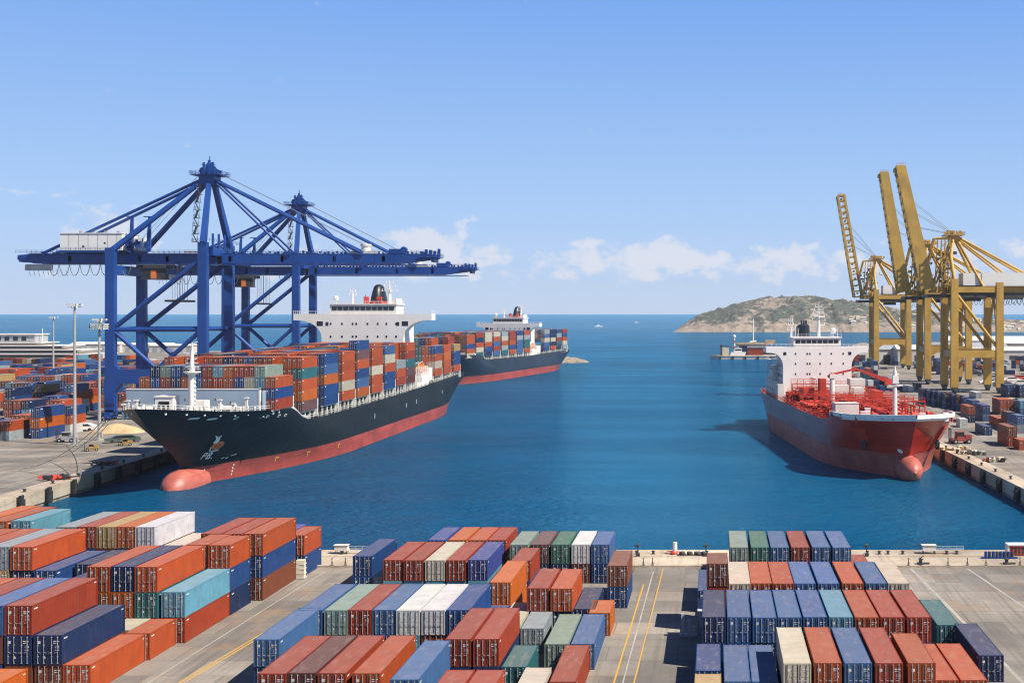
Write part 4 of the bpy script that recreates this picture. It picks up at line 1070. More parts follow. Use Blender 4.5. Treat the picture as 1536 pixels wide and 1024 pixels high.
# red product tanker
def tanker():
    X, Y, rz = 47.8, 282.0, R(6.3)
    root = empty('tanker_ship', (X, Y, 0), rz); tag(root, 'red tanker ship with white bridge and red deck pipework at the right quay', 'tanker')
    stem = [(-3, 8), (0, 8), (4, 7.2), (8, 4.6), (12, 2.0), (15.4, 0)]
    zd = [(0, 15.4), (14, 14.7), (27, 14.5), (31, 12.4), (34, 12.0), (60, 11.6), (160, 12.0)]
    H = Hull(166, 30, stem, zd, ent=(42, 22), run=(50, 26), rt=(.65, .2), zb=5.6, p=(2.3, 2.7))
    # hull paint: red bow, sky sheen painted grey-mauve into the sides abaft the forecastle
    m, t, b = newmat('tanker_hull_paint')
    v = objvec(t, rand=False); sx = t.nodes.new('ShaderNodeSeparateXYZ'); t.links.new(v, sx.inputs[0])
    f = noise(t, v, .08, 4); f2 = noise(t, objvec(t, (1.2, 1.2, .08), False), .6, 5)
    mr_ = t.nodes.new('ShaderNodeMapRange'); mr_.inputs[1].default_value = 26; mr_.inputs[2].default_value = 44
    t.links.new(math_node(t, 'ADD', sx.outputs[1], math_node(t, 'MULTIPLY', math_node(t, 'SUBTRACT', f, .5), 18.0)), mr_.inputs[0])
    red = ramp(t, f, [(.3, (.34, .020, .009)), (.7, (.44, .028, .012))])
    gry_sheen = ramp(t, f2, [(.35, (.23, .105, .10)), (.65, (.31, .150, .145))])
    cc = plates(t, mix(t, mr_.outputs[0], red, gry_sheen), b)
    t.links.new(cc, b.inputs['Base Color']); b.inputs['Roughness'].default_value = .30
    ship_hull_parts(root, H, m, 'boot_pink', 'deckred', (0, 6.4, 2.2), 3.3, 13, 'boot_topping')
    # white band and bulwark round the bow
    q = MB(); ys = [0.02, .3, .8, 1.6, 3, 5, 8, 12, 16, 20, 24, 27.5]
    for sg in (1, -1):
        P = []
        for y in ys:
            zt = H.zdeck(y); P.append((Vector((sg * (H.hb(y, zt) + .10), y - .10, zt - .6)), Vector((sg * (H.hb(y, zt) + .14), y - .14, zt + .35)), Vector((sg * max(0, H.hb(y, zt) - .25), y + .25, zt + .35)), Vector((sg * max(0, H.hb(y, zt) - .25), y + .25, zt - 1.15))))
        for a, c in zip(P, P[1:]):
            for i in range(3):
                vs = [a[i], c[i], c[i + 1], a[i + 1]]; q.add(vs, [(0, 1, 2, 3) if sg > 0 else (3, 2, 1, 0)])
    q.build('bulwark', M['white'], root, recalc=False)
    q = MB()
    for y in (3.4, 5.2, 17, 24, 25.4):
        for sg in (1, -1):
            zt = H.zdeck(y) - .4; c = H.on(y, zt, .18, sg); e = H.on(y, zt, -.3, sg); q = MB(); q.tube(c, e, .55, 0, 12); q.build('fairlead', M['dark'], root)
    # anchors in raised pockets
    for sg in (1, -1):
        q = MB(); y = 13.5; z = 10.2
        c = H.on(y, z, .7, sg); e = H.on(y, z, -.6, sg)
        q.beam(e + Vector((0, 0, .2)), c + Vector((0, 0, .3)), 3.0, 3.6); o = q.build('anchor_pocket', M['tank_red'], root)
        q = MB(); c = H.on(y + 1.2, z - 2.1, .55, sg); q.beam(c + Vector((0, 0, 2.4)), c + Vector((0, 0, -1.8)), .5, .45); q.beam(c + Vector((0, -1.0, -1.4)), c + Vector((0, 1.0, -1.4)), .5, .6)
        q.tube(c + Vector((0, -1.0, -1.4)), c + Vector((0, -1.2, .2)), .28); q.tube(c + Vector((0, 1.0, -1.4)), c + Vector((0, 1.2, .2)), .28); q.build('anchor', M['dark'], o)
    q = MB()
    for i in range(5): H.patch(q, quad(31 + i * 3.4, 6.9 + .1 * i, .45, .6), 0, .08, -1)
    H.patch(q, [(7.5 + .5 * math.cos(a * math.pi / 5), 6.5 + .55 * math.sin(a * math.pi / 5)) for a in range(10)], 1, .09, -1)
    q.build('hull_marking', [M['orange'], M['white']], root)
    q = MB()
    for sg in (1, -1):
        q.rail([(sg * (H.hb(y, H.zdeck(y)) - .3), y, H.zdeck(y)) for y in range(34, 150, 6)], 1.1, 2.0, .09)
    q.build('railing', M['redpaint'], root)
    dz = 10.9
    rr = random.Random(4)
    # cargo pipes, manifolds, catwalk, valves, vents
    q = MB()
    for x in (-6, -4.6, -3.2, -1.6, 0, 1.5, 3.1, 4.5, 6.2): q.tube((x, 32, dz + 1.5 + .3 * (int(x) % 2)), (x, 118, dz + 1.5 + .3 * (int(x) % 2)), .36, 0, 8)
    for y in range(34, 116, 4):
        wd = 12.4 if rr.random() < .6 else 9; z = dz + rr.choice([1.0, 1.3, 2.1]); q.tube((-wd, y + rr.uniform(-1, 1), z), (wd, y, z), .26, 0, 6)
    for y in (66, 68, 70, 72, 74, 76, 78): q.tube((-13, y, dz + 2.3), (13, y, dz + 2.3), .42, 0, 8); q.tube((-13, y, dz + 2.3), (-13.5, y, dz + 2.3), .62, 0, 10); q.tube((13, y, dz + 2.3), (13.5, y, dz + 2.3), .62, 0, 10)
    q.build('cargo_pipework', M['redpaint'], root, smooth=False)
    q = MB()
    for i in range(170):
        x = rr.uniform(-12.8, 12.8); y = rr.uniform(32, 117); k = rr.random()
        if k < .35: h = rr.uniform(1.2, 3.2); q.tube((x, y, dz), (x, y, dz + h), rr.uniform(.12, .3), 0, 7); q.lathe((x, y, dz + h), [(.1, -.25), (.5, 0), (.1, .25)], 0, 8)
        elif k < .6: q.lathe((x, y, dz), [(.9, 0), (.9, .9), (1.05, .95), (1.05, 1.1), (.1, 1.2)], 0, 12)
        elif k < .85: q.box((x, y, dz + rr.uniform(.4, .8)), (rr.uniform(.8, 2.2), rr.uniform(.8, 2), rr.uniform(.9, 1.9)), 0, rr.uniform(0, .4))
        else: q.tube((x, y, dz + .7), (x + rr.uniform(-3, 3), y + rr.uniform(-4, 4), dz + rr.uniform(1, 2.4)), .18, 0, 6)
    tag(q.build('deck_valves', M['redpaint'], root), kind='stuff')
    q = MB(); q.bx(-1.3, 1.3, 32, 118, dz + 3.5, dz + 3.7)
    for sx in (-1.3, 1.3): q.rail([(sx, y, dz + 3.7) for y in range(32, 119, 8)], 1.1, 1.3, .09)
    for y in range(34, 118, 5):
        for sx in (-1.2, 1.2): q.beam((sx, y, dz), (sx, y, dz + 3.5), .18, .18)
    for x in (-8.5, 8.5):
        for y in (46, 58, 90, 104): q.bx(x - 2.2, x + 2.2, y, y + 5, dz + 2.9, dz + 3.05); q.rail([(x - 2.2, y, dz + 3), (x + 2.2, y, dz + 3), (x + 2.2, y + 5, dz + 3), (x - 2.2, y + 5, dz + 3), (x - 2.2, y, dz + 3)], 1.1, 1.1, .08); [q.beam((x + a, y + c, dz), (x + a, y + c, dz + 2.9), .16, .16) for a in (-2, 2) for c in (.2, 4.8)]
    for x in (-13.2, 13.2):
        for y in range(34, 116, 3): q.beam((x, y, dz), (x * .93, y, dz + 1.6), .12, .12)
    q.build('catwalk', M['redpaint'], root)
    for y in range(36, 118, 9):
        q = MB(); h = rr.choice([3.6, 4.6, 5.4]); x0_, x1_ = rr.choice([(-12, -3), (-9, 9), (3, 12.5), (-12, 12)])
        for x in (x0_, (x0_ + x1_) / 2, x1_): q.beam((x, y, dz), (x, y, dz + h), .24, .24)
        q.beam((x0_, y, dz + h), (x1_, y, dz + h), .3, .3); q.beam((x0_, y, dz + h * .6), (x1_, y, dz + h * .6), .18, .18); q.rail([(x0_, y, dz + h), (x1_, y, dz + h)], 1.0, 1.4, .09)
        for k in range(4): x = lerp(x0_, x1_, (k + .5) / 4); q.tube((x, y - 3.5, dz + h * .8), (x, y + 4.5, dz + h * .8), .24, 0, 7); q.tube((x, y + 1, dz + h * .8), (x, y + 1, dz), .18, 0, 6)
        q.build('pipe_frame', M['redpaint'], root)
    q = MB(); 
    for i in range(26): x = rr.uniform(-12.5, 12.5); y = rr.uniform(34, 116); q.box((x, y, dz + 1.0), (rr.uniform(.5, 1.2), .6, rr.uniform(.6, 1.4)), i % 3)
    tag(q.build('deck_fittings', [M['white'], M['dark'], M['offwhite']], root), kind='stuff')
    # grey locker by the starboard rail, hose crane, white lockers
    q = MB(); q.bx(-10.6, -4.2, 41, 45.5, dz + .4, dz + 4.6); q.bx(-10.7, -4.1, 40.9, 45.6, dz + 4.6, dz + 4.75); q.build('deck_locker', M['offwhite'], root)
    q = MB(); q.tube((-5.4, 70, dz), (-5.4, 70, dz + 10), .8, 0, 12, .7); q.box((-5.4, 70, dz + 10.5), (1.7, 1.7, 1.2)); ck = q.build('hose_crane', M['white'], root)
    q = MB(); q.beam((-5.4, 70, dz + 11.0), (1.6, 69.5, dz + 12.6), .5, .6); q.beam((1.6, 69.5, dz + 12.6), (11.6, 68, dz + 8.8), .6, .6, 0, .6, 1.5); q.box((11.4, 68, dz + 8.5), (3.0, 1.2, 1.3)); q.beam((-6.6, 70, dz + 10.2), (-5.4, 70, dz + 11.2), 1.0, .8); q.build('jib', M['red'], ck)
    [MB().bx(*a).build('deck_house', M['offwhite'], root) for a in ((-2.2, 2.8, 84, 89, dz, dz + 7.0), (4.0, 7.2, 83, 87, dz, dz + 6.2), (5, 9.8, 92, 97, dz, dz + 8.4))]
    [MB().bx(*a).build('pump_house', M['redpaint'], root) for a in ((-9, -5.6, 96, 104, dz, dz + 5.4), (10.6, 13, 82, 92, dz, dz + 5.2), (-12, -8, 106, 112, dz, dz + 3.4), (-4.5, -2.6, 92, 96, dz, dz + 8.5))]
    q = MB(); q.rail([(-13, 96, dz + 5), (-5, 96, dz + 5), (-5, 106, dz + 5)], 3.2, 2, .14); q.build('gantry_rail', M['redpaint'], root)
    # foremast and forecastle gear
    fz = 13.6; q = MB(); mx, my = -1.8, 13; q.tube((mx, my, fz), (mx, my, fz + 10.5), .62, 0, 12, .55); q.box((mx, my, fz + 8.4), (3.6, 1.4, .25)); q.tube((mx, my, fz + 10.5), (mx, my, fz + 12.0), .6, 0, 12, .5); q.tube((mx, my, fz + 12), (mx, my, fz + 13.0), .25); q.box((mx, my - .5, fz + 9.9), (1.5, .8, 1.9)); q.box((mx, my, fz + 11.2), (2.2, .3, .2))
    for z in range(1, 10): q.box((mx + .85, my - .2, fz + z), (.4, .35, .1))
    q.build('foremast', M['white'], root)
    for x, y in ((-9.5, 14), (3.3, 7), (9.6, 8.5), (-6, 24)): q = MB(); q.box((x, y, fz + .9), (1.3, 1.0, 2.0)); q.box((x, y, fz + 1.95), (1.5, 1.2, .2)); q.build('ventilator', M['white'], root)
    for x in (-5, 5):
        q = MB(); q.tube((x - 2, 15, fz + .9), (x + 2, 15, fz + .9), .7, 0, 12); q.tube((x - 2.1, 15, fz + .9), (x - 1.8, 15, fz + .9), 1.1, 0, 12); q.tube((x + 1.8, 15, fz + .9), (x + 2.1, 15, fz + .9), 1.1, 0, 12); q.box((x, 15, fz + .2), (5, 2, .5)); q.box((x + 2.8, 15, fz + .9), (1.2, 1.4, 1.5)); q.build('mooring_winch', M['red'], root)
    q = MB(); q.rail([(-9, 20, fz), (9, 20, fz), (11, 26, fz)], 1.1, 1.4, .08); [q.tube((x, 5 + abs(x) * .5, fz - .5), (x, 5 + abs(x) * .5, fz + 1.2), .3, 0, 8) for x in (-12, -10.8, -7, -6, 5.4, 6.4, 11, 12)]; q.build('forecastle_fittings', M['redpaint'], root)
    q = MB(); [q.box((mx + rr.uniform(-3, 3), my + rr.uniform(-1.5, 1.5), fz + .4), (rr.uniform(.5, 1.3), .6, rr.uniform(.5, 1.2)), 0, rr.uniform(0, 1)) for _ in range(10)]; q.build('rope_locker', M['dark'], root)
    # accommodation
    y0 = 119; zt = 28.6; b = MB(); wing_house(b, 0, 17.3, 11.6, y0, y0 + 13, dz, zt, 1.9, 4.2, wy=y0 + 4.5)
    A = b.build('accommodation', M['white'], root)
    each('window', [cbox((11.2 * fx, y0 - .02, zz), (.42, .1, .6)) for zz in (zt - 2.3, zt - 5.6, zt - 9.0) for fx in (-.66, -.31, -.23, .08, .42, .78)] + [cbox((sx * 11.0, y0 - .02, zt - 2.2), (1.0, .1, 1.0)) for sx in (-1, 1)], M['glass'], A)
    q = MB(); q.rail([(-17.2, y0 + .1, zt), (17.2, y0 + .1, zt)], 1.0, 1.6, .07); q.build('railing', M['white'], A)
    wh = MB(); wh.bx(-8, 8, y0 + .4, y0 + 9, zt - .2, zt + 2.9); wh.bx(-8.4, 8.4, y0, y0 + 9.4, zt + 2.9, zt + 3.2); ww = wh.build('wheelhouse', M['white'], root)
    each('window', [(-7.3 + i * 1.85, -5.75 + i * 1.85, y0 + .3, y0 + .42, zt + 1.2, zt + 2.3) for i in range(8)], M['glass'], ww)
    q = MB(); q.rail([(-8.2, y0 + .2, zt + 3.2), (8.2, y0 + .2, zt + 3.2)], 1.0, 1.4, .07); [q.tube((x, y0 + 3, zt + 3.2), (x, y0 + 3, zt + 3.2 + h), .09) for x, h in ((-6, 3), (-7, 4.4), (5.2, 4.6), (7.4, 3.2), (-8, 6.5))]; q.build('railing', M['white'], ww)
    # dark aft house seen along the starboard side
    q = MB(); q.bx(-11.6, 11.6, y0 + 13.002, y0 + 27, dz, zt - 8); q.bx(-13.4, -11.7, y0 + 4, y0 + 26, dz, dz + 6); q.bx(-13, -11.7, y0 + 12, y0 + 20, dz + 6, dz + 11); q.bx(11.7, 13.4, y0 + 4, y0 + 26, dz, dz + 6); q.bx(-14, -12, y0 - 4, y0 - 1, dz, dz + 5.4)
    for k in range(3): q.bx(-13.8, -11.6, y0 + 4.6, y0 + 22, dz + 6.0 + k * 3.4, dz + 6.2 + k * 3.4); q.rail([(-13.7, y0 + 4.6, dz + 6.2 + k * 3.4), (-13.7, y0 + 22, dz + 6.2 + k * 3.4)], 1.0, 1.5, .08); [q.beam((-13.6, y, dz + 3 + k * 3.4), (-13.6, y, dz + 6 + k * 3.4), .15, .15) for y in range(int(y0) + 5, int(y0) + 22, 4)]
    o = q.build('aft_deckhouse', M['offwhite'], root)
    each('window', [cbox((-13.42, y0 + 6 + i * 5, dz + 3), (.1, 1.0, 1.2)) for i in range(4)] + [cbox((-11.65, y0 + 3.5 + i * 3, dz + 8 + k * 3.4), (.1, 1.0, 1.2)) for i in range(4) for k in range(3)], M['glass'], o)
    q = MB(); q.lathe((-2.2, y0 + 14, zt), [(2.2, 0), (2.2, 6.8), (1.6, 7.3), (.1, 7.4)], 0, 12, (1, 1.4)); q.box((-3.6, y0 + 14, zt + 4), (1.6, 3, 5)); [q.tube((x, y0 + 13, zt + 7), (x, y0 + 13, zt + 8.8), .3) for x in (-3, -2.2, -1.4)]; q.build('funnel', M['hull_navy'], root)
    mast(root, 'radar_mast', (1.6, y0 + 6, zt + 3.2), 11.5, .6, ((.35, 2.2), (.48, 2.4), (.58, 2.2), (.68, 1.9), (.78, 1.6), (.88, 1.2))); mast(root, 'signal_mast', (-8, y0 + 6, zt + 1), 9, .35, ((.5, 1.2), (.7, 1.0), (.85, .8)), dishes=False)
    q = MB(); dish(q, (6.4, y0 + 5, zt + 3.2), 1.1); q.build('satellite_dome', M['white'], root)
    return root
tank = tanker()

# ------------------------------------------------------------------ quay cranes
def bogies(root, pts, mat):
    for (x, y) in pts:
        q = MB()
        q.box((x, y, 2.3), (2.2, 5.6, .9)); q.box((x, y, 3.1), (2.6, 2.4, .9))
        for s_ in (-1.9, 1.9): q.box((x, y + s_, 1.45), (1.3, 3.2, 1.0))
        for yy in (-2.8, -1.0, 1.0, 2.8): q.tube((x - .35, y + yy, .62), (x + .35, y + yy, .62), .6, 1, 12)
        q.build('wheel_bogie', [mat, M['dark']], root)
def blue_crane(Xl, Xw, dn, df, xtip, xback, label, trolley, dx2=0):
    ox, oy = (Xl + Xw) / 2, (dn + df) / 2; Yn, Yf = dn - oy, df - oy; L, Rr = Xl - ox, Xw - ox; tip, back = xtip - ox, xback - ox
    B = M['blue']; root = empty('quay_crane', (ox, oy, GZ)); tag(root, label, 'gantry crane', 'blue quay cranes')
    G0, G1 = 53.4, 56.9        # girder bottom and top above the quay
    for x, y in ((L, Yn), (Rr, Yn), (L, Yf), (Rr, Yf)):
        q = MB(); q.beam((x, y, 2.9), (x, y, 16), 3.4, 2.4, 0, 3.2, 2.4)
        q.beam((x, y, 15.9), (x, y, 57 if x == Rr else 58.4), 3.2, 2.3, 0, 3.0, 2.2); q.box((x + 1.75, y, 8), (.5, .8, 10)); q.rail([(x - 2, y - 1.4, 5), (x + 2, y - 1.4, 5)], 1.1, 1, .08)
        q.build('leg', B, root)
    bogies(root, ((L, Yn), (Rr, Yn), (L, Yf), (Rr, Yf)), B)
    for y in (Yn, Yf):
        q = MB(); q.bx(L + 1.5, Rr - 1.5, y - 1.05, y + 1.05, 12.4, 17.4)
        for x, s_ in ((L + 1.5, 1), (Rr - 1.5, -1)): q.prism([(x, y - 1.0, 17.4), (x + s_ * 1.4, y - 1.0, 17.4), (x, y - 1.0, 19)], (0, 2.0, 0)); q.prism([(x, y - 1.0, 12.4), (x, y - 1.0, 9.4), (x + s_ * 2.4, y - 1.0, 12.4)], (0, 2.0, 0))
        q.rail([(L + 2, y - 1, 17.4), (Rr - 2, y - 1, 17.4)], 1.1, 2, .07)
        q.build('portal_beam', B, root)
        q = MB(); q.tube((L + 1.6, y, 30.8), (Rr - 1.6, y, 30.8), .8, 0, 14); q.build('brace', B, root)
        q = MB(); q.tube((L + 1.3, y, 31.5), (Rr - 1.5, y, 54), .85, 0, 14); q.build('brace', B, root)
        q = MB(); q.tube((L + 1.3, y, 30), ((L + Rr) / 2, y, 17.3), .75, 0, 14); q.build('brace', B, root)
        q = MB(); q.tube((Rr - 1.3, y, 30), ((L + Rr) / 2, y, 17.3), .75, 0, 14); q.build('brace', B, root)
    for x in (L, Rr):
        for z in (14.8, 57.5 if x == Rr else 51.0):
            q = MB(); q.bx(x - 1.2, x + 1.2, Yn + 1.2, Yf - 1.2, z - 1.6, z + 1.6); q.build('cross_beam', B, root)
        q = MB(); q.tube((x, Yn + 1, 31), (x, Yf - 1, 31), .6, 0, 12); q.build('cross_beam', B, root)
    # upper portal of the waterside frame, carrying the girders
    q = MB(); q.bx(Rr - 1.5, Rr + 1.5, Yn - 1.1, Yn + 1.1, 57.0, 60.4); q.bx(Rr - 1.5, Rr + 1.5, Yf - 1.1, Yf + 1.1, 57, 60.4); q.bx(Rr + 1.55, Rr + 2.6, Yn + 2, Yf - 2, 56, 59.4)
    for i in range(7): q.tube((Rr + 2 + (i % 2), Yn + 3 + i * 2.5, 59), (Rr + 2 + (i % 2), Yn + 3 + i * 2.5, 63.5), .42, 0, 8)
    q.rail([(Rr - 2, Yn - 1.6, 60.4), (Rr + 4, Yn - 1.6, 60.4), (Rr + 4, Yf, 60.4)], 1.1, 1.2, .07); q.build('upper_portal', B, root)
    for s_ in (-1, 1):
        y = s_ * 2.6
        q = MB(); q.bx(back + 6, Rr + 1, y - .8, y + .8, G0, G1); q.beam((back, y, G0 + 2.2), (back + 6, y, G0 + 1.75), 1.4, 1.6, 0, 1.6, 3.4)
        q.bx(back + 4, Rr, y + s_ * .8, y + s_ * 1.8, G1 - .15, G1); q.rail([(back, y + s_ * 1.7, G1), (Rr - 2, y + s_ * 1.7, G1)], 1.1, 1.8, .08)
        for i in range(int((Rr - back) / 7)): q.bx(back + 7 + i * 7, back + 7.15 + i * 7, y - .86, y + .86, G0, G1)
        q.build('girder', B, root)
        q = MB(); q.bx(Rr + 3.2, tip - 14, y - .8, y + .8, G0, G1); q.beam((tip - 14, y, (G0 + G1) / 2), (tip, y, G1 - .9), 1.6, G1 - G0, 0, 1.4, 1.5); q.rail([(Rr + 3, y + s_ * 1.0, G1), (tip - 1, y + s_ * 1.0, G1)], 1.1, 1.8, .08)
        for i in range(int((tip - Rr - 14) / 7)): q.bx(Rr + 7 + i * 7, Rr + 7.15 + i * 7, y - .86, y + .86, G0, G1)
        for i in range(24): q.box((Rr + 5 + i * 2.9, y, G1 + .25 + .25 * (i % 2)), (.7, .5, .6 + .5 * (i % 3 == 0)))
        q.bx(Rr + 4, tip - 3, y - 1.4, y - .8, G0 - .5, G0 - .3)
        q.build('boom', B, root)
    q = MB()
    for x in (back + 1, (back + L) / 2, L + 6, (L + Rr) / 2, Rr + 6, Rr + 24, Rr + 42, tip - 18, tip - 1): q.bx(x - .5, x + .5, -3.4, 3.4, G0 + .6, G1 - .8)
    q.build('girder_tie', B, root)
    q = MB(); q.bx(tip - 6, tip + 1, -4.4, 4.4, G1 - 1.4, G1 - 1.2); q.rail([(tip - 6, -4.4, G1 - 1.2), (tip + 1, -4.4, G1 - 1.2), (tip + 1, 4.4, G1 - 1.2)], 1.2, 1, .08)
    for i in range(6): q.box((tip - 5 + i, -2 + (i % 3) * 2, G1 - .2 + .5 * (i % 2)), (.9, .9, 2.0 + (i % 3) * .6))
    q.tube((tip - 12, 0, G1 + 1.5), (tip - 12, 2, G1 + 1.5), 1.1, 0, 12); q.box((tip - 14, 0, G1 + .9), (5, 4, 1.6)); q.build('boom_tip_platform', B, root)
    q = MB(); q.lathe((tip - 25, 0, G1), [(1.6, 0), (1.6, 2.6), (1.9, 2.8), (1.9, 3.4), (.2, 3.6)], 0, 14); q.bx(tip - 30, tip - 20, -3, 3, G1, G1 + .9); q.build('boom_hoist', M['offwhite'], root)
    # A-frame, head platform and stays
    ax, az_ = Rr - 2.4 , 82.6
    for y, ya in ((Yn, -1.8), (Yf, 1.8)):
        q = MB(); q.beam((Rr, y, 60.2), (ax + .6, ya, az_), 2.0, 2.0, 0, 1.5, 1.6); q.build('mast_leg', B, root)
        q = MB(); q.tube((L + .3, y, 57.6), (ax - 1.2, ya, az_), 1.05, 0, 14, .85); q.build('mast_strut', B, root)
    q = MB(); q.bx(ax - 4.2, ax + 4.2, -4.2, 4.2, az_ + 1.4, az_ + 1.7); q.bx(ax - 2.6, ax + 2.6, -3, 3, az_ - 1.8, az_ + 1.4)
    q.rail([(ax - 5.4, -4.2, az_ + 1.7), (ax + 5.4, -4.2, az_ + 1.7), (ax + 5.4, 4.2, az_ + 1.7), (ax - 5.4, 4.2, az_ + 1.7), (ax - 5.4, -4.2, az_ + 1.7)], 1.2, 1, .09); q.bx(ax - 5.4, ax + 5.4, -4.2, 4.2, az_ + 1.5, az_ + 1.65)
    rr = random.Random(3)
    for i in range(26):
        x = ax + rr.gauss(0, 2.0); h = max(.6, 4.6 - abs(x - ax) * 1.1 + rr.uniform(-.8, .8)); y = rr.uniform(-3, 3); q.box((x, y, az_ + 1.7 + h / 2), (rr.uniform(.3, .9), .5, h)); q.box((x, y, az_ + 1.7 + h * .8), (1.5, .3, .2))
    for y in (-2.2, 0, 2.2): q.tube((ax - 1.5, y, az_ + 3), (ax - 1.5, y + .5, az_ + 3), 1.3, 0, 14); q.tube((ax + 1.5, y, az_ + 2.8), (ax + 1.5, y + .5, az_ + 2.8), 1.3, 0, 14)
    q.tube((ax, 0, az_ + 5), (ax, 0, az_ + 8.4), .16); q.build('head_platform', M['blue'], root)
    for y in (-3.6, 3.6):
        for x1, z1, r in ((back + 9.5, G1 + .3, .52), (tip - 26, G1 + .4, .50), (Rr + 26, G1 + .3, .38)):
            q = MB(); q.tube((ax + (1.5 if x1 > ax else -1.5), y * .55, az_ + .2), (x1, y, z1), r, 0, 10); q.box((x1, y, z1 - .2), (1.8, .7, 1.3)); q.build('stay', B, root)
    q = MB()
    for y in (-1.5, 1.5): q.tube((ax + 2, y, az_ + 3), (tip - 24, y, G1 + 2.5), .07, 0, 4); q.tube((ax - 2, y, az_ + 3), (L + 6, y, 62), .06, 0, 4)
    q.build('hoist_rope', M['cable'], root)
    # stair tower up the mast
    q = MB(); zz = 60.4; k = 0
    while zz < az_ - 2:
        t = (zz - 60.4) / (az_ - 60.4); x = lerp(Rr, ax, t) - 2.7; y = lerp(Yn, -1.8, t)
        q.box((x, y, zz), (1.9, 1.6, .12)); q.rail([(x - .95, y - .8, zz), (x + .95, y - .8, zz)], 1.1, .6, .06); q.rail([(x - .95, y + .8, zz), (x - .95, y - .8, zz)], 1.1, .6, .06)
        t2 = (zz + 2.8 - 60.4) / (az_ - 60.4); x2 = lerp(Rr, ax, t2) - 2.7; s_ = 1 if k % 2 else -1; q.beam((x - .6 * s_, y, zz), (x2 + .6 * s_, y, zz + 2.8), .7, .14)
        for ddx in (-.9, .9): q.beam((x + ddx, y, zz), (x2 + ddx, y, zz + 2.8), .08, .08)
        zz += 2.8; k += 1
    q.build('stair_tower', M['dark'], root)
    # machinery house
    q = MB(); q.bx(L - 20, L + 1.2, -6, 6, 57.9, 63.6); q.bx(L - 20.2, L + 1.4, -6.2, 6.2, 63.6, 63.85); q.bx(L + 1.22, L + 6.4, -2.5, 4.6, 57.9, 62.4)
    for i in range(6): q.bx(L - 17 + i * 3.3, L - 16.92 + i * 3.3, -6.03, -6, 58, 63.6, 1)
    for i in range(4): q.box((L - 17 + i * 4.4, 2, 64.6), (1, 1, .9), 2)
    q.box((L - 12, -6.02, 59.2), (.7, .06, .7), 1); q.box((L - 4.6, -6.03, 60.4), (.6, .08, .5), 1)
    mh = q.build('machinery_house', [M['cranehouse'], M['dark'], M['grey']], root)
    q = MB(); q.bx(L - 21, L + 4, -6.6, 6.6, 57.1, 57.7); q.rail([(L - 21, -6.6, 57.7), (L + 4, -6.6, 57.7)], 1.1, 1.6, .08)
    for x, y in ((L + 3.4, -4), (L + 9, -3)): q.beam((x, y, 57.7), (x + .4, y, 69.5), 1.4, 1.0, 0, .8, .7); q.bx(x - 1.6, x + 1.6, y - .4, y + .4, 69.5, 69.8)
    rr2 = random.Random(7)
    for i in range(18): q.box((L + rr2.uniform(2, 10), rr2.uniform(-5.6, -4.4), 57.7 + rr2.uniform(.5, 3)), (rr2.uniform(.3, 1.2), .4, rr2.uniform(.6, 3)))
    for x in (L + 2, L + 4, L + 6, L + 8): q.beam((x, -5.5, 57.7), (x + 1.6, -5.5, 61.4), .14, .14); q.beam((x, -5.5, 61.4), (x + 1.6, -5.5, 57.7), .14, .14)
    q.build('service_platform', B, root)
    # festoon loops under the backreach
    q = MB(); y = -5.2
    q.bx(back + 4, Rr + 4, y - .1, y + .1, G0 - .5, G0 - .25)
    def loop(x0_, x1_, dep, r): q.path([(lerp(x0_, x1_, i / 10), y, G0 - .5 - dep * (1 - abs(2 * i / 10 - 1) ** 2.6)) for i in range(11)], r, 0, 5)
    for i in range(8): loop(back + 12 + i * 3.55, back + 15.4 + i * 3.55, 3.6, .13)
    for i in range(4): loop(L + 21 + i * 2.6, L + 23.4 + i * 2.6, 2.0, .1)
    q.bx(back + 4, back + 13, y - .6, y + .6, G0 - 2.4, G0 - .5)
    for i in range(9): q.tube((back + 5 + i * 1.6, y, G0 - 2), (back + 5.6 + i * 1.6, y, G0 - 4.4), .07, 0, 4)
    q.build('festoon_cable', M['cable'], root)
    # trolley, cab and spreader
    tx = trolley - ox; q = MB(); q.bx(tx - 3.5, tx + 4, -4.6, 4.6, G0 - 1.6, G0 - .3); q.box((tx - 5, 0, G0 - 1), (3, 6, 1.2)); q.build('trolley', M['dark'], root)
    q = MB(); q.bx(tx - 4.4, tx - 1.0, -4.5, -1.6, G0 - 5.2, G0 - 2.2, 0); q.bx(tx - .9, tx + 1.0, -4.55, -1.6, G0 - 5.2, G0 - 2.2, 1); q.bx(tx + 1.1, tx + 4.0, -4.4, -1.6, G0 - 5.2, G0 - 2.2, 2); q.bx(tx - 4.6, tx + 4.2, -4.7, -1.4, G0 - 5.5, G0 - 5.2, 2); q.bx(tx - 4.6, tx + 4.2, -4.7, -1.4, G0 - 2.2, G0 - 1.6, 2)
    q.build('operator_cab', [M['glass'], M['orange'], M['dark']], root)
    q = MB()
    for ddx in (5.4, 6.4, 8.0, 9.0):
        for y in (-2, 2): q.tube((tx + ddx, y, G0 - .4), (tx + ddx, y, G0 - 12.6), .07, 0, 4)
    q.bx(tx + 4.6, tx + 10, -6, 6, G0 - 13.2, G0 - 12.5); q.build('spreader', M['dark'], root)
    return root
blue_crane(-204.3, -173.0, 407, 429, -96, -240.5, 'nearer blue quay crane, white machine house at left, boom over the black ship', -193)
blue_crane(-212.0, -181.5, 522, 544, -106, -249, 'farther blue quay crane, partly hidden behind the nearer blue one', -207)

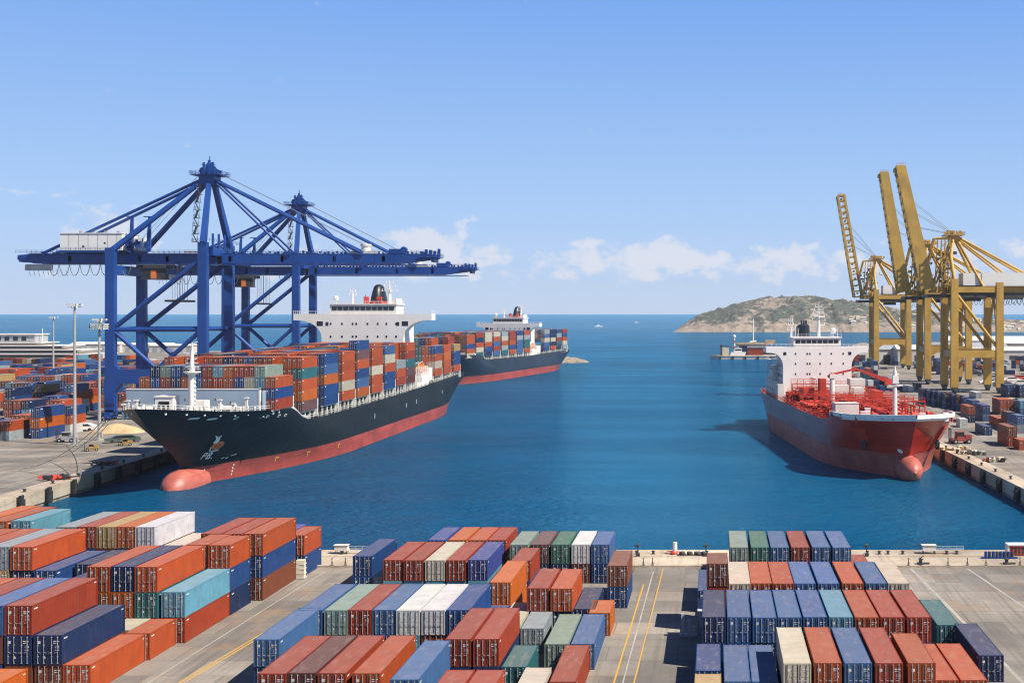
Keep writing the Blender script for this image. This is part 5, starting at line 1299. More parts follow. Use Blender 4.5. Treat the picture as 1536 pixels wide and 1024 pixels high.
def yellow_crane(Xw, Xl, dn, df, label, lattice, tipx, tipz):
    ox, oy = (Xl + Xw) / 2, (dn + df) / 2; Yn, Yf = dn - oy, df - oy; Rr, Wt = Xl - ox, Xw - ox; B = M['yellow']
    root = empty('quay_crane', (ox, oy, GZ)); tag(root, label, 'gantry crane', 'ochre quay cranes')
    for x, y in ((Wt, Yn), (Rr, Yn), (Wt, Yf), (Rr, Yf)):
        q = MB(); q.beam((x, y, 2.6), (x, y, 52 if x == Wt else 50.4), 3.5, 2.5, 0, 3.1, 2.3); q.box((x + 1.55, y, 20), (.4, .7, 34)); q.build('leg', B, root)
    bogies(root, ((Wt, Yn), (Rr, Yn), (Wt, Yf), (Rr, Yf)), M['dark'])
    for y in (Yn, Yf):
        q = MB(); q.bx(Wt + 1.2, Rr - 1.2, y - .95, y + .95, 16.2, 19.6)
        for x, s_ in ((Wt + 1.2, 1), (Rr - 1.2, -1)): q.prism([(x, y - .9, 16.2), (x, y - .9, 13.6), (x + s_ * 3, y - .9, 16.2)], (0, 1.8, 0))
        q.rail([(Wt + 1.4, y - .9, 19.6), (Rr - 1.4, y - .9, 19.6)], 1.1, 1.6, .08); q.build('portal_beam', B, root)
        q = MB(); q.tube((Wt + 1, y, 45), (Rr - .6, y, 20.4), .75, 0, 12); q.build('brace', B, root)
        q = MB(); q.bx(Wt + 1.2, Rr - 1.2, y - .8, y + .8, 45.8, 48.4); q.build('upper_beam', B, root)
    for x in (Wt, Rr):
        for z in (17.8, 47.2): q = MB(); q.bx(x - 1, x + 1, Yn + 1.1, Yf - 1.1, z - 1.5, z + 1.5); q.build('cross_beam', B, root)
        q = MB(); q.tube((x, Yn + 1, 20), (x, 0, 44), .55, 0, 10); q.build('brace', B, root)
        q = MB(); q.tube((x, Yf - 1, 20), (x, 0, 44), .55, 0, 10); q.build('brace', B, root)
    back = Rr + 30
    for s_ in (-1, 1):
        y = s_ * 3.4; q = MB(); q.bx(Wt - 9, back, y - .7, y + .7, 45.9, 48.6); q.rail([(Wt - 6, y + s_ * .9, 48.6), (back, y + s_ * .9, 48.6)], 1.1, 1.6, .08)
        for i in range(8): q.bx(Wt + 3 + i * 6, Wt + 3.12 + i * 6, y - .76, y + .76, 45.9, 48.6)
        q.build('girder', B, root)
    # raised boom
    hx, hz = Wt - 10.5, 47.5; tx, tz = tipx - ox, tipz - GZ; H_, T_ = Vector((hx, 0, hz)), Vector((tx, 0, tz)); dirv = (T_ - H_).normalized(); nrm = Vector((dirv.z, 0, -dirv.x))
    for s_ in (-1, 1):
        y = Vector((0, s_ * 3.2, 0)); q = MB()
        if lattice:
            for o_ in (-2.7, 2.7): q.beam(H_ + y + nrm * o_, T_ + y + nrm * o_ * .8, 1.3, 1.3)
            for i in range(19): a = H_.lerp(T_, i / 18); q.beam(a + y - nrm * 2.3, a + y + nrm * 2.3, .6, .8)
        else:
            q.beam(H_ + y, T_ + y, 6.6, 1.6, 0, 4.4, 1.6)
            for i in range(22): a = H_.lerp(T_, i / 21); q.beam(a + y - nrm * (3.1 - 1.1 * i / 21) - dirv * .3, a + y - nrm * (3.1 - 1.1 * i / 21) + dirv * .3, .9, 1.9)
        q.build('boom', B, root)
    q = MB()
    for i in range(14):
        a = H_.lerp(T_, (i + .5) / 14); q.beam(a + Vector((0, -3.2, 0)), a + Vector((0, 3.2, 0)), .7, 1.2)
    q.box(T_, (3.6, 7.4, 1.2)); q.box(T_ - nrm * 2.4 - dirv * 1.2, (1.4, 5, 1.0)); q.rail([T_ + Vector((-2, -3.6, .6)), T_ + Vector((2, -3.6, .6))], 1.1, .8, .1); q.build('boom_tie', B, root)
    # mast: bent legs to the head
    ax, az_ = Wt + 2.0, 71.5
    for y, ya in ((Yn, -2), (Yf, 2)):
        q = MB(); q.tube((Wt, y, 51.5), (Wt - .8, lerp(y, ya, .45), 62), .85, 0, 12); q.tube((Wt - .8, lerp(y, ya, .45), 62), (ax - .6, ya, az_), .85, 0, 12, .7); q.build('mast_leg', B, root)
        q = MB(); q.tube((Rr - 6, y * .5, 48.4), (ax + .6, ya, az_), .7, 0, 12); q.build('mast_strut', B, root)
        q = MB(); q.tube((ax + 1, ya, az_ + .5), (back - 6, y * .35, 49), .55, 0, 10); q.build('stay', B, root)
        q = MB(); q.tube((ax + .4, ya, az_ + .2), (Rr + 12, y * .35, 48.6), .5, 0, 10); q.build('stay', B, root)
        q = MB(); mid = H_.lerp(T_, .36) + nrm * 2 + Vector((0, ya, 0)); kn = Vector((ax - 9, ya, az_ - .5)); q.tube((ax, ya, az_), kn, .5, 0, 8); q.tube(kn, H_.lerp(T_, .16) + nrm * 2 + Vector((0, ya, 0)), .5, 0, 8); q.tube((ax - 1, ya, az_ - 1), (Wt - 7, y * .4, 50), .5, 0, 8); q.build('link_bar', B, root)
    q = MB(); q.bx(ax - 5, ax + 4.5, -4, 4, az_ + .9, az_ + 1.2); q.rail([(ax - 5, -4, az_ + 1.2), (ax + 4.5, -4, az_ + 1.2), (ax + 4.5, 4, az_ + 1.2)], 1.2, 1, .1); q.bx(ax - 2, ax + 2, -3, 3, az_ - 1.6, az_ + .9)
    rr = random.Random(int(dn))
    for i in range(16): q.box((ax + rr.uniform(-3.5, 3.5), rr.uniform(-3, 3), az_ + 1.2 + .8), (rr.uniform(.3, 1.2), .5, rr.uniform(.8, 2.6)))
    q.build('head_platform', M['yellow'], root)
    q = MB()
    for i in range(60):
        z = rr.uniform(47, 66); q.box((Wt + rr.gauss(-2.5, 3.0), rr.uniform(-8, 6), z), (rr.uniform(.3, 2.4), rr.uniform(.3, 1.6), rr.uniform(.15, 1.6)), i % 2)
    for z in range(49, 71, 3): q.bx(Wt - 5, Wt - 1, -8, -6.6, z, z + .15); q.rail([(Wt - 5, -8, z), (Wt - 1, -8, z)], 1.1, .8, .1, 0); q.beam((Wt - 4.6, -7.3, z), (Wt - 1.4, -7.3, z + 3), .7, .16)
    for x, y in ((Wt - 5, -8), (Wt - 1, -8)): q.beam((x, y, 46), (x, y, 71), .25, .25)
    for k in range(5): q.tube((Wt - 8 + k * 2, -6, 47), (Wt - 6 + k * 1.7, -4, 70), .3, 0, 8)
    q.bx(Wt - 11, Wt + 4, -6, 6, 43.6, 45.2, 1); q.build('stair_tower', [M['yellow'], M['dark']], root)
    q = MB()
    for y in (-2, 2):
        for f in (.62, .50, .72): q.tube((ax, y, az_ + 1.5), H_.lerp(T_, f) + nrm * 2 + Vector((0, y, 0)), .10, 0, 4)
    q.build('hoist_rope', M['cable'], root)
    q = MB(); q.bx(Wt + 5.4, Wt + 14, -5.4, 5.4, 49.2, 54.8, 0); q.bx(Wt + 14.002, back + 2, -5.6, 5.6, 48.9, 55, 0); q.bx(Wt + 5, back + 2.4, -6.4, 6.4, 48.6, 48.9, 1); q.build('machinery_house', [M['cranehouse'], M['dark']], root)
    q = MB(); y = -4.6; q.bx(Rr - 18, back, y - .5, y + .5, 43.6, 45.8)
    for i in range(12):
        x0_, x1_ = Rr + 2 + i * 2.5, Rr + 4.2 + i * 2.5; q.path([(lerp(x0_, x1_, j / 8), y, 43.6 - 3.0 * (1 - abs(2 * j / 8 - 1) ** 2.4)) for j in range(9)], .12, 0, 5)
    q.build('festoon_cable', M['dark'], root)
    q = MB(); q.bx(Wt + 6, Wt + 14, -3.4, -1, 42, 45, 0); q.build('operator_cab', M['dark'], root)
    return root
yellow_crane(109.5, 130.0, 545, 569, 'nearest ochre quay crane, boom raised, white machine house at right edge', False, 86.5, 107.5)
yellow_crane(110.0, 131.0, 616, 640, 'middle ochre quay crane with raised solid boom, directly behind the nearest ochre crane', False, 89.0, 113.0)
yellow_crane(106.0, 127.0, 780, 804, 'farthest ochre quay crane with raised ladder like lattice boom', True, 84.0, 117.5)

# ------------------------------------------------------------------ floodlight masts
def floodlight(px, d, ytop, label, basket):
    X = (px - PX) / F * d; h = CZ - (ytop - PY) * d / F - GZ; root = empty('floodlight_mast', (X, d, GZ)); tag(root, label, 'light mast', 'floodlight masts on the left quay')
    q = MB(); q.tube((0, 0, 0), (0, 0, h), .50, 0, 12, .27); q.tube((0, 0, 0), (0, 0, .5), .95, 0, 12); q.box((.75, 0, 1.6), (.35, .6, 1.2)); q.build('pole', M['pole'], root)
    q = MB(); q.tube((0, 0, h - .5), (0, 0, h), .9, 0, 14); q.box((0, 0, h - .2), (3.4, .2, .2)); q.box((0, 0, h - .2), (.2, 3.2, .2))
    if basket: q.rail([(-1.9, -1.7, h - 2.2), (1.9, -1.7, h - 2.2), (1.9, 1.7, h - 2.2), (-1.9, 1.7, h - 2.2), (-1.9, -1.7, h - 2.2)], 1.3, .7, .16, 0, 3); q.bx(-1.9, 1.9, -1.7, 1.7, h - 2.4, h - 2.2)
    q.build('lamp_frame', M['offwhite'], root)
    for i in range(8):
        a = i * math.pi / 4; r = 1.6; q = MB(); q.box((r * math.cos(a), r * math.sin(a), h + .35), (.7, .5, .5), 0, a); q.box((r * math.cos(a) * 1.25, r * math.sin(a) * 1.25, h + .3), (.1, .44, .42), 1, a); q.build('lamp_head', [M['grey'], M['white']], root)
floodlight(112, 330, 459, 'tallest pale floodlight mast in front of the left container yard', False)
floodlight(149, 343, 481, 'shorter floodlight mast with lamp basket next to the blue crane leg', True)
floodlight(80, 560, 477, 'farther slim floodlight mast standing among the left yard containers', False)

# ------------------------------------------------------------------ quay furniture
def fender(x, y, ang):
    q = MB(); q.box((0, 0, -1.1), (.9, 1.2, 3.0)); q.box((.35, 0, -1.2), (.5, 1.6, 2.2)); q.tube((.2, -.6, .5), (.2, .6, .5), .3, 0, 8)
    return q
FM = None
def along(pts, dists):
    out = []; P = [Vector(p) for p in pts]; acc = 0
    for a, c in zip(P, P[1:]):
        L = (c - a).length
        for s_ in dists:
            if acc <= s_ < acc + L: out.append((a.lerp(c, (s_ - acc) / L), math.atan2((c - a).y, (c - a).x)))
        acc += L
    return out
for side, pts, dd, lab in ((1, QL, [20 + 11.5 * i for i in range(13)], 'black rubber fender hanging on the left quay wall'), (-1, QR, [40 + 13.5 * i for i in range(14)], 'black rubber fender hanging on the right quay wall')):
    for (p, a) in along(pts, dd):
        if FM is None: FM = fender(0, 0, 0).mesh('quay_fender', [M['rubber']])
        o = bpy.data.objects.new('quay_fender', FM); col.objects.link(o)
        o.location = (p.x + side * .72, p.y, GZ - .5); o.rotation_euler = (0, 0, (a - math.pi / 2) if side > 0 else (a + math.pi / 2)); tag(o, lab, 'fender', 'rubber fenders on the quay walls')
def bollard_mesh():
    q = MB(); q.lathe((0, 0, 0), [(.55, 0), (.55, .08), (.32, .12), (.28, .5), (.46, .62), (.46, .78), (.2, .86)], 0, 14); q.beam((-.2, -.5, .68), (-.2, .5, .68), .25, .2); return q.mesh('mooring_bollard', [M['dark']])
BMESH = bollard_mesh()
def bollard(x, y, z, lab, s_=1.0):
    o = bpy.data.objects.new('mooring_bollard', BMESH); col.objects.link(o); o.location = (x, y, z); o.scale = (s_, s_, s_); tag(o, lab, 'bollard', 'iron bollards on the quay edges')
for px in (513, 560, 955, 980, 1060, 1301, 1319, 1332, 1354, 1420, 1435): bollard((px - PX) / F * 179.6, 179.6, GZ + .14, 'dark iron bollard on the pale near quay edge', .6)
for (p, a) in along(QL, [60 + 12 * i for i in range(9)]): bollard(p.x - 1.2, p.y, GZ + .14, 'dark iron bollard on the left quay edge', .8)
for (p, a) in along(QR, [55 + 12 * i for i in range(12)]): bollard(p.x + 1.3, p.y, GZ + .14, 'dark iron bollard on the right quay edge', .8)
# railing posts along the inner line of the near quay
pm = None
for px in (965, 979, 1363, 1422, 1451, 1479, 1530, 498, 518, 1381):
    q = MB(); q.tube((0, 0, 0), (0, 0, 1.2), .07, 0, 8); q.tube((0, 0, 0), (0, 0, .06), .2, 0, 10); q.tube((0, 0, 1.2), (0, 0, 1.3), .11, 0, 8); q.beam((-.25, 0, 0), (0, 0, .8), .06, .06); q.beam((.25, 0, 0), (0, 0, .8), .06, .06)
    if pm is None: pm = q.mesh('barrier_post', [M['dark']])
    o = bpy.data.objects.new('barrier_post', pm); col.objects.link(o); o.scale = (.8,) * 3; o.location = ((px - PX) / F * 170.6, 170.6, GZ + .35); tag(o, 'slim dark barrier post on the inner kerb of the near quay', 'post', 'barrier posts on the near quay')
def X_(px, d): return (px - PX) / F * d
# red and white navigation light, coiled gear, winches, hut on the near quay
r_ = empty('navigation_light', (X_(1011, 179.5), 179.5, GZ + .14)); r_.scale = (.5,) * 3; tag(r_, 'small red and white beacon standing on the near quay edge', 'beacon')
q = MB(); q.lathe((0, 0, 0), [(1.0, 0), (1.15, .5), (.7, 1.0), (.1, 1.1)], 0, 14); q.box((-1.3, 0, .8), (1.4, .3, .25)); q.box((1.2, 0, .7), (1.2, .3, .2)); q.build('base', M['red'], r_)
q = MB(); q.lathe((.3, 0, 1.0), [(.7, 0), (.62, 2.4), (.7, 2.5), (.1, 2.7)], 0, 12); q.build('tower', M['white'], r_)
q = MB(); q.tube((.4, 0, 3.6), (.4, 0, 5.4), .06); q.lathe((.4, 0, 5.4), [(.05, 0), (.22, .2), (.05, .45)], 0, 8); q.build('lantern', M['dark'], r_)
q = MB()
for i in range(7): q.tube((i * .9 - 2.7, 0, .5), (i * .9 - 2.3, .6, .5), .45 + .1 * (i % 2), i % 2, 10)
q.box((0, .3, .12), (7, 1.2, .2)); o = q.build('cable_reel_rack', [M['dark'], M['rope']]); o.scale = (.6,) * 3; o.location = (X_(1037, 178.5), 178.5, GZ + .14); tag(o, 'dark rack of rope coils on the near quay edge', 'rope rack')
for px, lab in ((957, 'dark winch post at the quay edge beside the brown container stack'), (1059, 'dark winch post at the quay edge beside the right container block'), (1300, 'dark winch post at the quay edge behind the cream container')):
    q = MB(); q.tube((0, 0, 0), (0, 0, 2.6), .14); q.tube((-.35, 0, 2.6), (.35, 0, 2.6), .42, 0, 12); q.beam((-.9, 0, 2.3), (.9, 0, 2.75), .14, .14); q.box((0, 0, .35), (.9, .7, .7)); o = q.build('capstan', M['dark']); o.scale = (.62,) * 3; o.location = (X_(px, 178), 178, GZ + .14); tag(o, lab, 'winch post', 'winch posts on the near quay')
def gangway(px, d, lab):
    r_ = empty('inspection_trolley', (X_(px, d), d, GZ + .14)); r_.scale = (.55,) * 3; tag(r_, lab, 'quay trolley', 'trolleys on the near quay')
    q = MB(); q.bx(-1.9, 1.9, -1, 1, .9, 1.15); q.bx(-1.7, 1.7, -.9, .9, 1.16, 2.3); q.bx(-2.0, 2.0, -1.1, 1.1, 2.3, 2.42); q.build('cabin', M['offwhite'], r_)
    for sx in (-1, 1):
        q = MB(); q.beam((sx * 1.5, -.8, 0), (sx * 1.5, -.8, .9), .16, .16); q.beam((sx * 1.5, .8, 0), (sx * 1.5, .8, .9), .16, .16); q.tube((sx * 1.5, -1.0, .3), (sx * 1.5, -.7, .3), .3, 0, 10); q.build('wheel', M['dark'], r_)
    q = MB(); q.rail([(2.0, 0, 1.0), (9.5, 0, 1.0)], 1.0, 1.8, .07); q.beam((2, 0, 1.0), (9.5, 0, 1.0), .5, .1); q.beam((9.3, 0, 0), (9.3, 0, 1), .14, .14); q.build('walkway', M['offwhite'], r_)
gangway(512.5, 180, 'white rail trolley on the quay between the left and middle container blocks'); gangway(1393, 180, 'white trolley with walkway on the open quay at right')
r_ = empty('generator_container', (X_(1527, 179), 179, GZ + .14)); r_.scale = (.6,) * 3; tag(r_, 'red machine box under a white roof on the near quay at the right edge', 'generator')
q = MB(); q.bx(-2.4, 4, -1.2, 1.2, .2, 2.4); [q.bx(-2.0 + i * .9, -1.5 + i * .9, -1.26, -1.2, .5, 2.1, 1) for i in range(6)]; q.build('body', [M['red'], M['dark']], r_)
q = MB(); q.bx(-2.9, 4.4, -1.5, 1.5, 2.5, 2.8); q.bx(-2.9, -2.45, -1.3, 1.3, 0, 2.5); q.build('roof', M['white'], r_)
for px, lab in ((1381, 'low dark capstan on the inner kerb right of the container block'), (1510, 'low dark capstan on the inner kerb near the red machine box')):
    q = MB(); q.lathe((0, 0, 0), [(.9, 0), (.9, .3), (.4, .4), (.4, 1.0), (.7, 1.2), (.2, 1.4)], 0, 12); q.beam((-.5, 0, 1.2), (.8, 0, 2.0), .16, .16); q.box((1.3, 0, .2), (1.6, .6, .3)); o = q.build('capstan', M['dark']); o.scale = (.6,) * 3; o.location = (X_(px, 172.5), 172.5, GZ + .12); tag(o, lab, 'capstan', 'capstans on the inner kerb')
q = MB(); [q.tube((i * .55, 0, 0), (i * .55, 0, .95), .25, i % 2, 10) for i in range(8)]; q.box((2, 0, .05), (5.2, .9, .12)); o = q.build('drum_row', [M['blue'], M['dark']]); o.location = (X_(1478, 177), 176.6, GZ + .15); tag(o, 'row of small blue and dark drums on the near quay', 'drums')
# pale bundle at the foot of the red and blue stack
r_ = empty('pallet_stack', (X_(451, 163.5), 163.6, GZ)); tag(r_, 'stack of pale bagged pallets beside the small red and blue containers', 'pallets')
for k in range(4):
    q = MB(); q.box((0, 0, .14 + k * .62), (1.2, 1.0, .14), 1); q.box((0, 0, .45 + k * .62), (1.1, .95, .46), 0, .05 * k); q.build('pallet_load', [M['rope'], M['offwhite']], r_)
# white equipment left of the right block
q = MB(); [q.box((x, 0, h / 2), (.35, .5, h)) for x, h in ((0, 2.6), (.7, 1.9), (1.2, 1.2))]; q.box((.6, 0, .2), (1.9, .8, .3)); o = q.build('jack_stand', M['grey']); o.location = (-3.4, 134, GZ); tag(o, 'grey jack stand beside the white container left of the right block', 'jack stand')

# vehicles on the quays
def loader(px, py, label, mats, s_=1.0, rz=.4, cat='forklift'):
    d = 36 * F / (py - PY); r_ = empty('terminal_tractor', (X_(px, d), d, GZ), rz); r_.scale = (s_, s_, s_); tag(r_, label, cat, 'vehicles on the quays')
    q = MB(); q.bx(-2.6, 2.6, -1.1, 1.1, .7, 1.3); q.bx(.9, 2.6, -1.0, 1.0, 1.3, 2.2); q.build('chassis', mats[0], r_)
    q = MB(); q.bx(-1.3, .7, -.95, .95, 1.3, 1.9, 0); q.bx(-1.2, .6, -.9, .9, 1.9, 2.9, 1); q.bx(-1.35, .75, -1.0, 1.0, 2.9, 3.05, 0); q.build('cab', [mats[0], M['glass']], r_)
    q = MB(); [q.bx(-3.0, -2.75, y - .1, y + .1, .2, 4.0) for y in (-.6, .6)]; q.bx(-3.0, -2.8, -.7, .7, 3.6, 3.8); [q.bx(-4.2, -3.0, y - .1, y + .1, .25, .4) for y in (-.5, .5)]; q.build('lift_mast', mats[1], r_)
    for x in (-1.8, 1.7):
        for y in (-1.15, 1.15):
            q = MB(); q.tube((x, y - .25, .65), (x, y + .25, .65), .65, 0, 14); q.tube((x, y - .27, .65), (x, y + .27, .65), .3, 1, 10); q.build('wheel', [M['rubber'], M['grey']], r_)
def car(px, py, label, mat, rz=0, s_=1.0, ln=4.6):
    d = 36 * F / (py - PY); r_ = empty('parked_car', (X_(px, d), d, GZ), rz); r_.scale = (s_, s_, s_); tag(r_, label, 'car', 'vehicles on the quays')
    q = MB(); prof = [(-ln / 2, .35), (-ln / 2, .9), (-ln * .34, 1.0), (-ln * .18, 1.5), (ln * .25, 1.55), (ln * .42, 1.05), (ln / 2, .95), (ln / 2, .35)]
    q.prism([(x, -.88, z) for x, z in prof], (0, 1.76, 0)); q.build('body', mat, r_)
    q = MB(); pr = [(-ln * .31, 1.03), (-ln * .175, 1.44), (ln * .24, 1.49), (ln * .36, 1.06)]; q.prism([(x, -.9, z) for x, z in pr], (0, 1.8, 0)); q.build('window', M['glass'], r_)
    for x in (-ln * .3, ln * .3):
        for y in (-.82, .82): q = MB(); q.tube((x, y - .1, .33), (x, y + .1, .33), .33, 0, 14); q.build('wheel', M['rubber'], r_)
car(122, 646, 'white car parked between the two front floodlight masts', M['white'], .1, 1.5, 6.5)
car(184, 663, 'low dark green vehicle on the quay beside the sand heap', pmat('dark_green_paint', (.05, .08, .07), .5), .5, 1.3, 7)
loader(101, 663, 'grey and black machine standing at the foot of the tallest mast', [M['grey'], M['dark']], .95, .1, 'machine')
loader(138, 676, 'yellow forklift at the edge of the ship shadow on the left quay', [M['yellowmachine'], M['dark']], .62, .5)
loader(189, 668, 'muddy yellow loader close to the black ship bow', [M['yellowmachine'], M['dark']], .62, .4, 'loader')
loader(1441, 665, 'red and black mobile machine on the right quay beside the tanker bow', [M['boot'], M['dark']], 1.1, .2, 'machine')
# sand heap
q = MB(); n = 28; K = 7
for k in range(K + 1):
    t = k / K
    for i in range(n):
        a = 2 * math.pi * i / n; rr_ = (1 - t) * (1 + .16 * mnoise.noise(Vector((math.cos(a) * 1.5, math.sin(a) * 1.5, t * 2)))); q.v.append((9.0 * rr_ * math.cos(a), 5.0 * rr_ * math.sin(a), 2.7 * (1 - (1 - t) ** 1.5) + .25 * mnoise.noise(Vector((a, t * 3, 4))) * (t > 0)))
for k in range(K):
    for i in range(n): q.f.append([k * n + i, k * n + (i + 1) % n, (k + 1) * n + (i + 1) % n, (k + 1) * n + i]); q.m.append(0)
o = q.build('sand_heap', M['sand'], smooth=True); o.location = (X_(177, 366), 366, GZ); tag(o, 'yellowish heap of sand on the left quay behind the black ship bow', 'sand heap')
def scrap(px, py, lab, seed, mats):
    d = 36 * F / (py - PY); rr = random.Random(seed); q = MB()
    for i in range(14): q.box((rr.gauss(0, 1.6), rr.gauss(0, .8), rr.uniform(.2, .9)), (rr.uniform(.4, 1.8), rr.uniform(.3, 1), rr.uniform(.3, .9)), i % len(mats), rr.uniform(0, 3))
    for i in range(5): q.tube((rr.gauss(0, 1.5), rr.gauss(0, .8), .4), (rr.gauss(0, 2), rr.gauss(0, 1), .8), .15, i % len(mats))
    o = q.build('quay_gear', mats); o.location = (X_(px, d), d, GZ); tag(o, lab, 'mooring gear', 'piles of gear on the quays')
scrap(1435, 676, 'ochre pile of mooring gear closest to the tanker bow', 1, [M['yellowmachine'], M['rope']]); scrap(1454, 682, 'small brown pile of gear on the right quay', 2, [M['dark'], M['rope']]); scrap(1487, 692, 'rusty chain pile on the right quay edge', 3, [M['redpaint'], M['rope'], M['dark']])
scrap(160, 698, 'small red and dark gear pile on the shaded left quay edge', 4, [M['dark'], M['dark'], M['red']]); scrap(88, 720, 'small red and dark gear pile beside the left quay railing', 5, [M['dark'], M['red']]); scrap(1444, 588, 'pale pile of gear at the foot of the nearest ochre crane', 6, [M['rope'], M['offwhite']])
# mooring lines from the bow to the quay
for (x0_, y0_, z0_), (px, py), lab in (((-131, 259, 16.5), (72, 690), 'upper mooring rope from the black ship bow to the quay'), ((-129, 254, 17.2), (30, 706), 'lower mooring rope from the black ship bow to the quay'), ((-133, 264, 15.5), (100, 668), 'mooring rope nearest the sand heap')):
    d = 36 * F / (py - PY); e = Vector((X_(px, d), d, GZ + .5)); a = Vector((x0_, y0_, z0_)); q = MB()
    q.path([a.lerp(e, i / 14) + Vector((0, 0, -2.2 * 4 * (i / 14) * (1 - i / 14))) for i in range(15)], .09, 0, 5); o = q.build('mooring_rope', M['rope']); tag(o, lab, 'rope', 'mooring ropes')

# ------------------------------------------------------------------ far things
# terminal building with stepped white terraces
r_ = empty('ferry_terminal', (X_(24, 1000), 1000, GZ)); r_.scale = (1, 1, .8); tag(r_, 'long pale terminal building with stepped terraces beyond the left container yard', 'building')
zz = 0
for i, (x1, h) in enumerate(((74, 4.6), (60, 4.4), (46, 4.2), (24, 3.0))):
    q = MB(); q.bx(-120, x1, -16 + i * 2.5, 16, zz, zz + h - 1.0); q.build('storey', M['building'], r_)
    q = MB(); q.bx(-121, x1 + 3, -18 + i * 2.5, 17, zz + h - .999, zz + h - .2); q.build('terrace_slab', M['white'], r_)
    MB().bx(-118, x1 - 2, -16.08 + i * 2.5, -16 + i * 2.5, zz + .9, zz + h - 1.5).build('window_band', M['glass'], r_); zz += h
q = MB(); q.bx(-120, 19, -6, 14, zz, zz + 7.4, 0); q.bx(-121, 20, -7, 15, zz + 7.401, zz + 8.4, 1); [q.bx(-118 + k * 7, -114 + k * 7, -6.1, -6, zz + 1.2, zz + 5.4, 2) for k in range(19)]; q.build('roof_hall', [M['grey'], M['white'], M['glass']], r_)
q = MB()
for k in range(6): q.tube((-16, 0, zz + 8 + k * 2.2), (-16, 0, zz + 10.2 + k * 2.2), 1.7 - k * .24, k % 2, 10)
q.build('radio_mast', [M['white'], M['red']], r_)
q = MB(); q.tube((22, 0, zz), (22, 0, zz + 14), .3); q.build('flagpole', M['white'], r_)
# low pale sheds and sea wall along the end of the left yard
for i, (px, d, wd, h) in enumerate(((60, 1120, 60, 7), (150, 1130, 46, 10), (212, 1135, 60, 9), (262, 1130, 40, 8), (20, 1090, 50, 6))):
    r_ = empty('warehouse', (X_(px, d), d, GZ)); tag(r_, f'low pale shed, {ORD[i]} along the seaward end of the left yard', 'shed', 'sheds at the end of the left yard')
    q = MB(); q.bx(-wd / 2, wd / 2, -9, 9, 0, h * .8); q.build('wall', M['building'], r_); q = MB(); q.prism([(-wd / 2 - .6, -9.6, h * .8), (-wd / 2 - .6, 0, h), (-wd / 2 - .6, 9.6, h * .8)], (wd + 1.2, 0, 0)); q.build('roof', M['offwhite'], r_)
    each('door', [(-wd / 2 + 3 + k * 8, -wd / 2 + 7.5 + k * 8, -9.1, -9, 0, h * .55) for k in range(int(wd / 8))], M['grey'], r_)
# small pier with a work boat and sheds in the middle distance
r_ = empty('pier', (24, 1058, 0)); tag(r_, 'low concrete pier head in open water left of the tanker bridge', 'pier')
q = MB(); q.prism([(-27, -10, -4), (-20, -14, -4), (60, -14, -4), (60, 12, -4), (-20, 10, -4)], (0, 0, 6.6)); q.build('base', M['grey'], r_); q = MB(); q.prism([(-27.4, -10.2, 2.601), (-20, -14.3, 2.601), (60.4, -14.3, 2.601), (60.4, 12.3, 2.601), (-20, 10.3, 2.601)], (0, 0, .7)); q.build('deck', M['kerb'], r_)
each('fender', [cbox((-18 + k * 11, -14.5, 1.4), (1.6, .8, 3)) for k in range(7)], M['rubber'], r_)
r_ = empty('harbour_hut', (X_(1086, 1055), 1055, 3.3)); r_.scale = (.8,) * 3; tag(r_, 'small tan hut with dark end wall on the pier head', 'hut')
q = MB(); q.bx(-4, -1.8, -4, 4, 0, 11, 1); q.bx(-1.8, 5.5, -4, 4, 0, 9, 0); q.prism([(-4.4, -4.4, 11), (8, -4.4, 9.2), (8, -4.4, 9.8), (-4.4, -4.4, 11.8)], (0, 8.8, 0), 1); q.build('wall', [M['rope'], M['dark']], r_); each('crate', [cbox((7 + k * 2.0, -4.6 - k * .2, 1 + .25 * (k % 3)), (1.8, 1.6, 2 + .5 * (k % 3))) for k in range(5)], M['offwhite'], r_)
r_ = empty('pier_beacon', (X_(1101.5, 1060), 1060, 3.3)); r_.scale = (.8,) * 3; tag(r_, 'thin red and white light tower on the pier head', 'light tower')
for k in range(6): q = MB(); q.tube((0, 0, k * 3.3), (0, 0, k * 3.3 + 3.3), 1.15 - k * .06, 0, 10); q.build('tower_band', M['white'] if k % 2 else M['red'], r_)
q = MB(); q.lathe((0, 0, 19.8), [(1.7, 0), (1.9, .4), (1.5, 2.0), (.2, 2.6)], 0, 10); q.build('lantern', M['white'], r_)
r_ = empty('work_boat', (X_(1107, 1052), 1050, 3.3)); tag(r_, 'white work boat hauled out on the pier beside the light tower', 'boat')
q = MB(); q.prism([(-7, -2, 0), (6, -2, 0), (7, -2, 3), (-6, -2, 3)], (0, 4, 0)); q.bx(-3, 3.4, -1.5, 1.5, 3, 6.4); q.build('hull', M['white'], r_); q = MB(); q.bx(-2.6, 3, -1.6, -1.5, 4.4, 5.6); q.build('window', M['glass'], r_)
for px, c, lab in ((1120, 'navy blue', 'dark blue stacked store on the pier beside the brick red one'), (1132, 'brick red', 'brick red store on the pier under the tan roof')):
    r_ = empty('pier_shed', (X_(px, 1062), 1062, 3.3)); tag(r_, lab, 'shed', 'sheds on the pier'); q = MB(); q.bx(-6.4, .4 if c == 'navy blue' else 7.5, -4, 4, 0, 8 if c == 'navy blue' else 6); q.build('wall', M['p_' + c], r_); q = MB(); q.bx(-6.8, .8 if c == 'navy blue' else 8, -4.4, 4.4, 8.01 if c == 'navy blue' else 6.01, 8.6 if c == 'navy blue' else 6.5); q.build('roof', M['dark'], r_)
r_ = empty('moored_vessel', (X_(1133, 1085), 1085, 0)); tag(r_, 'small vessel with tan upper deck and white pole mast moored behind the pier', 'boat')
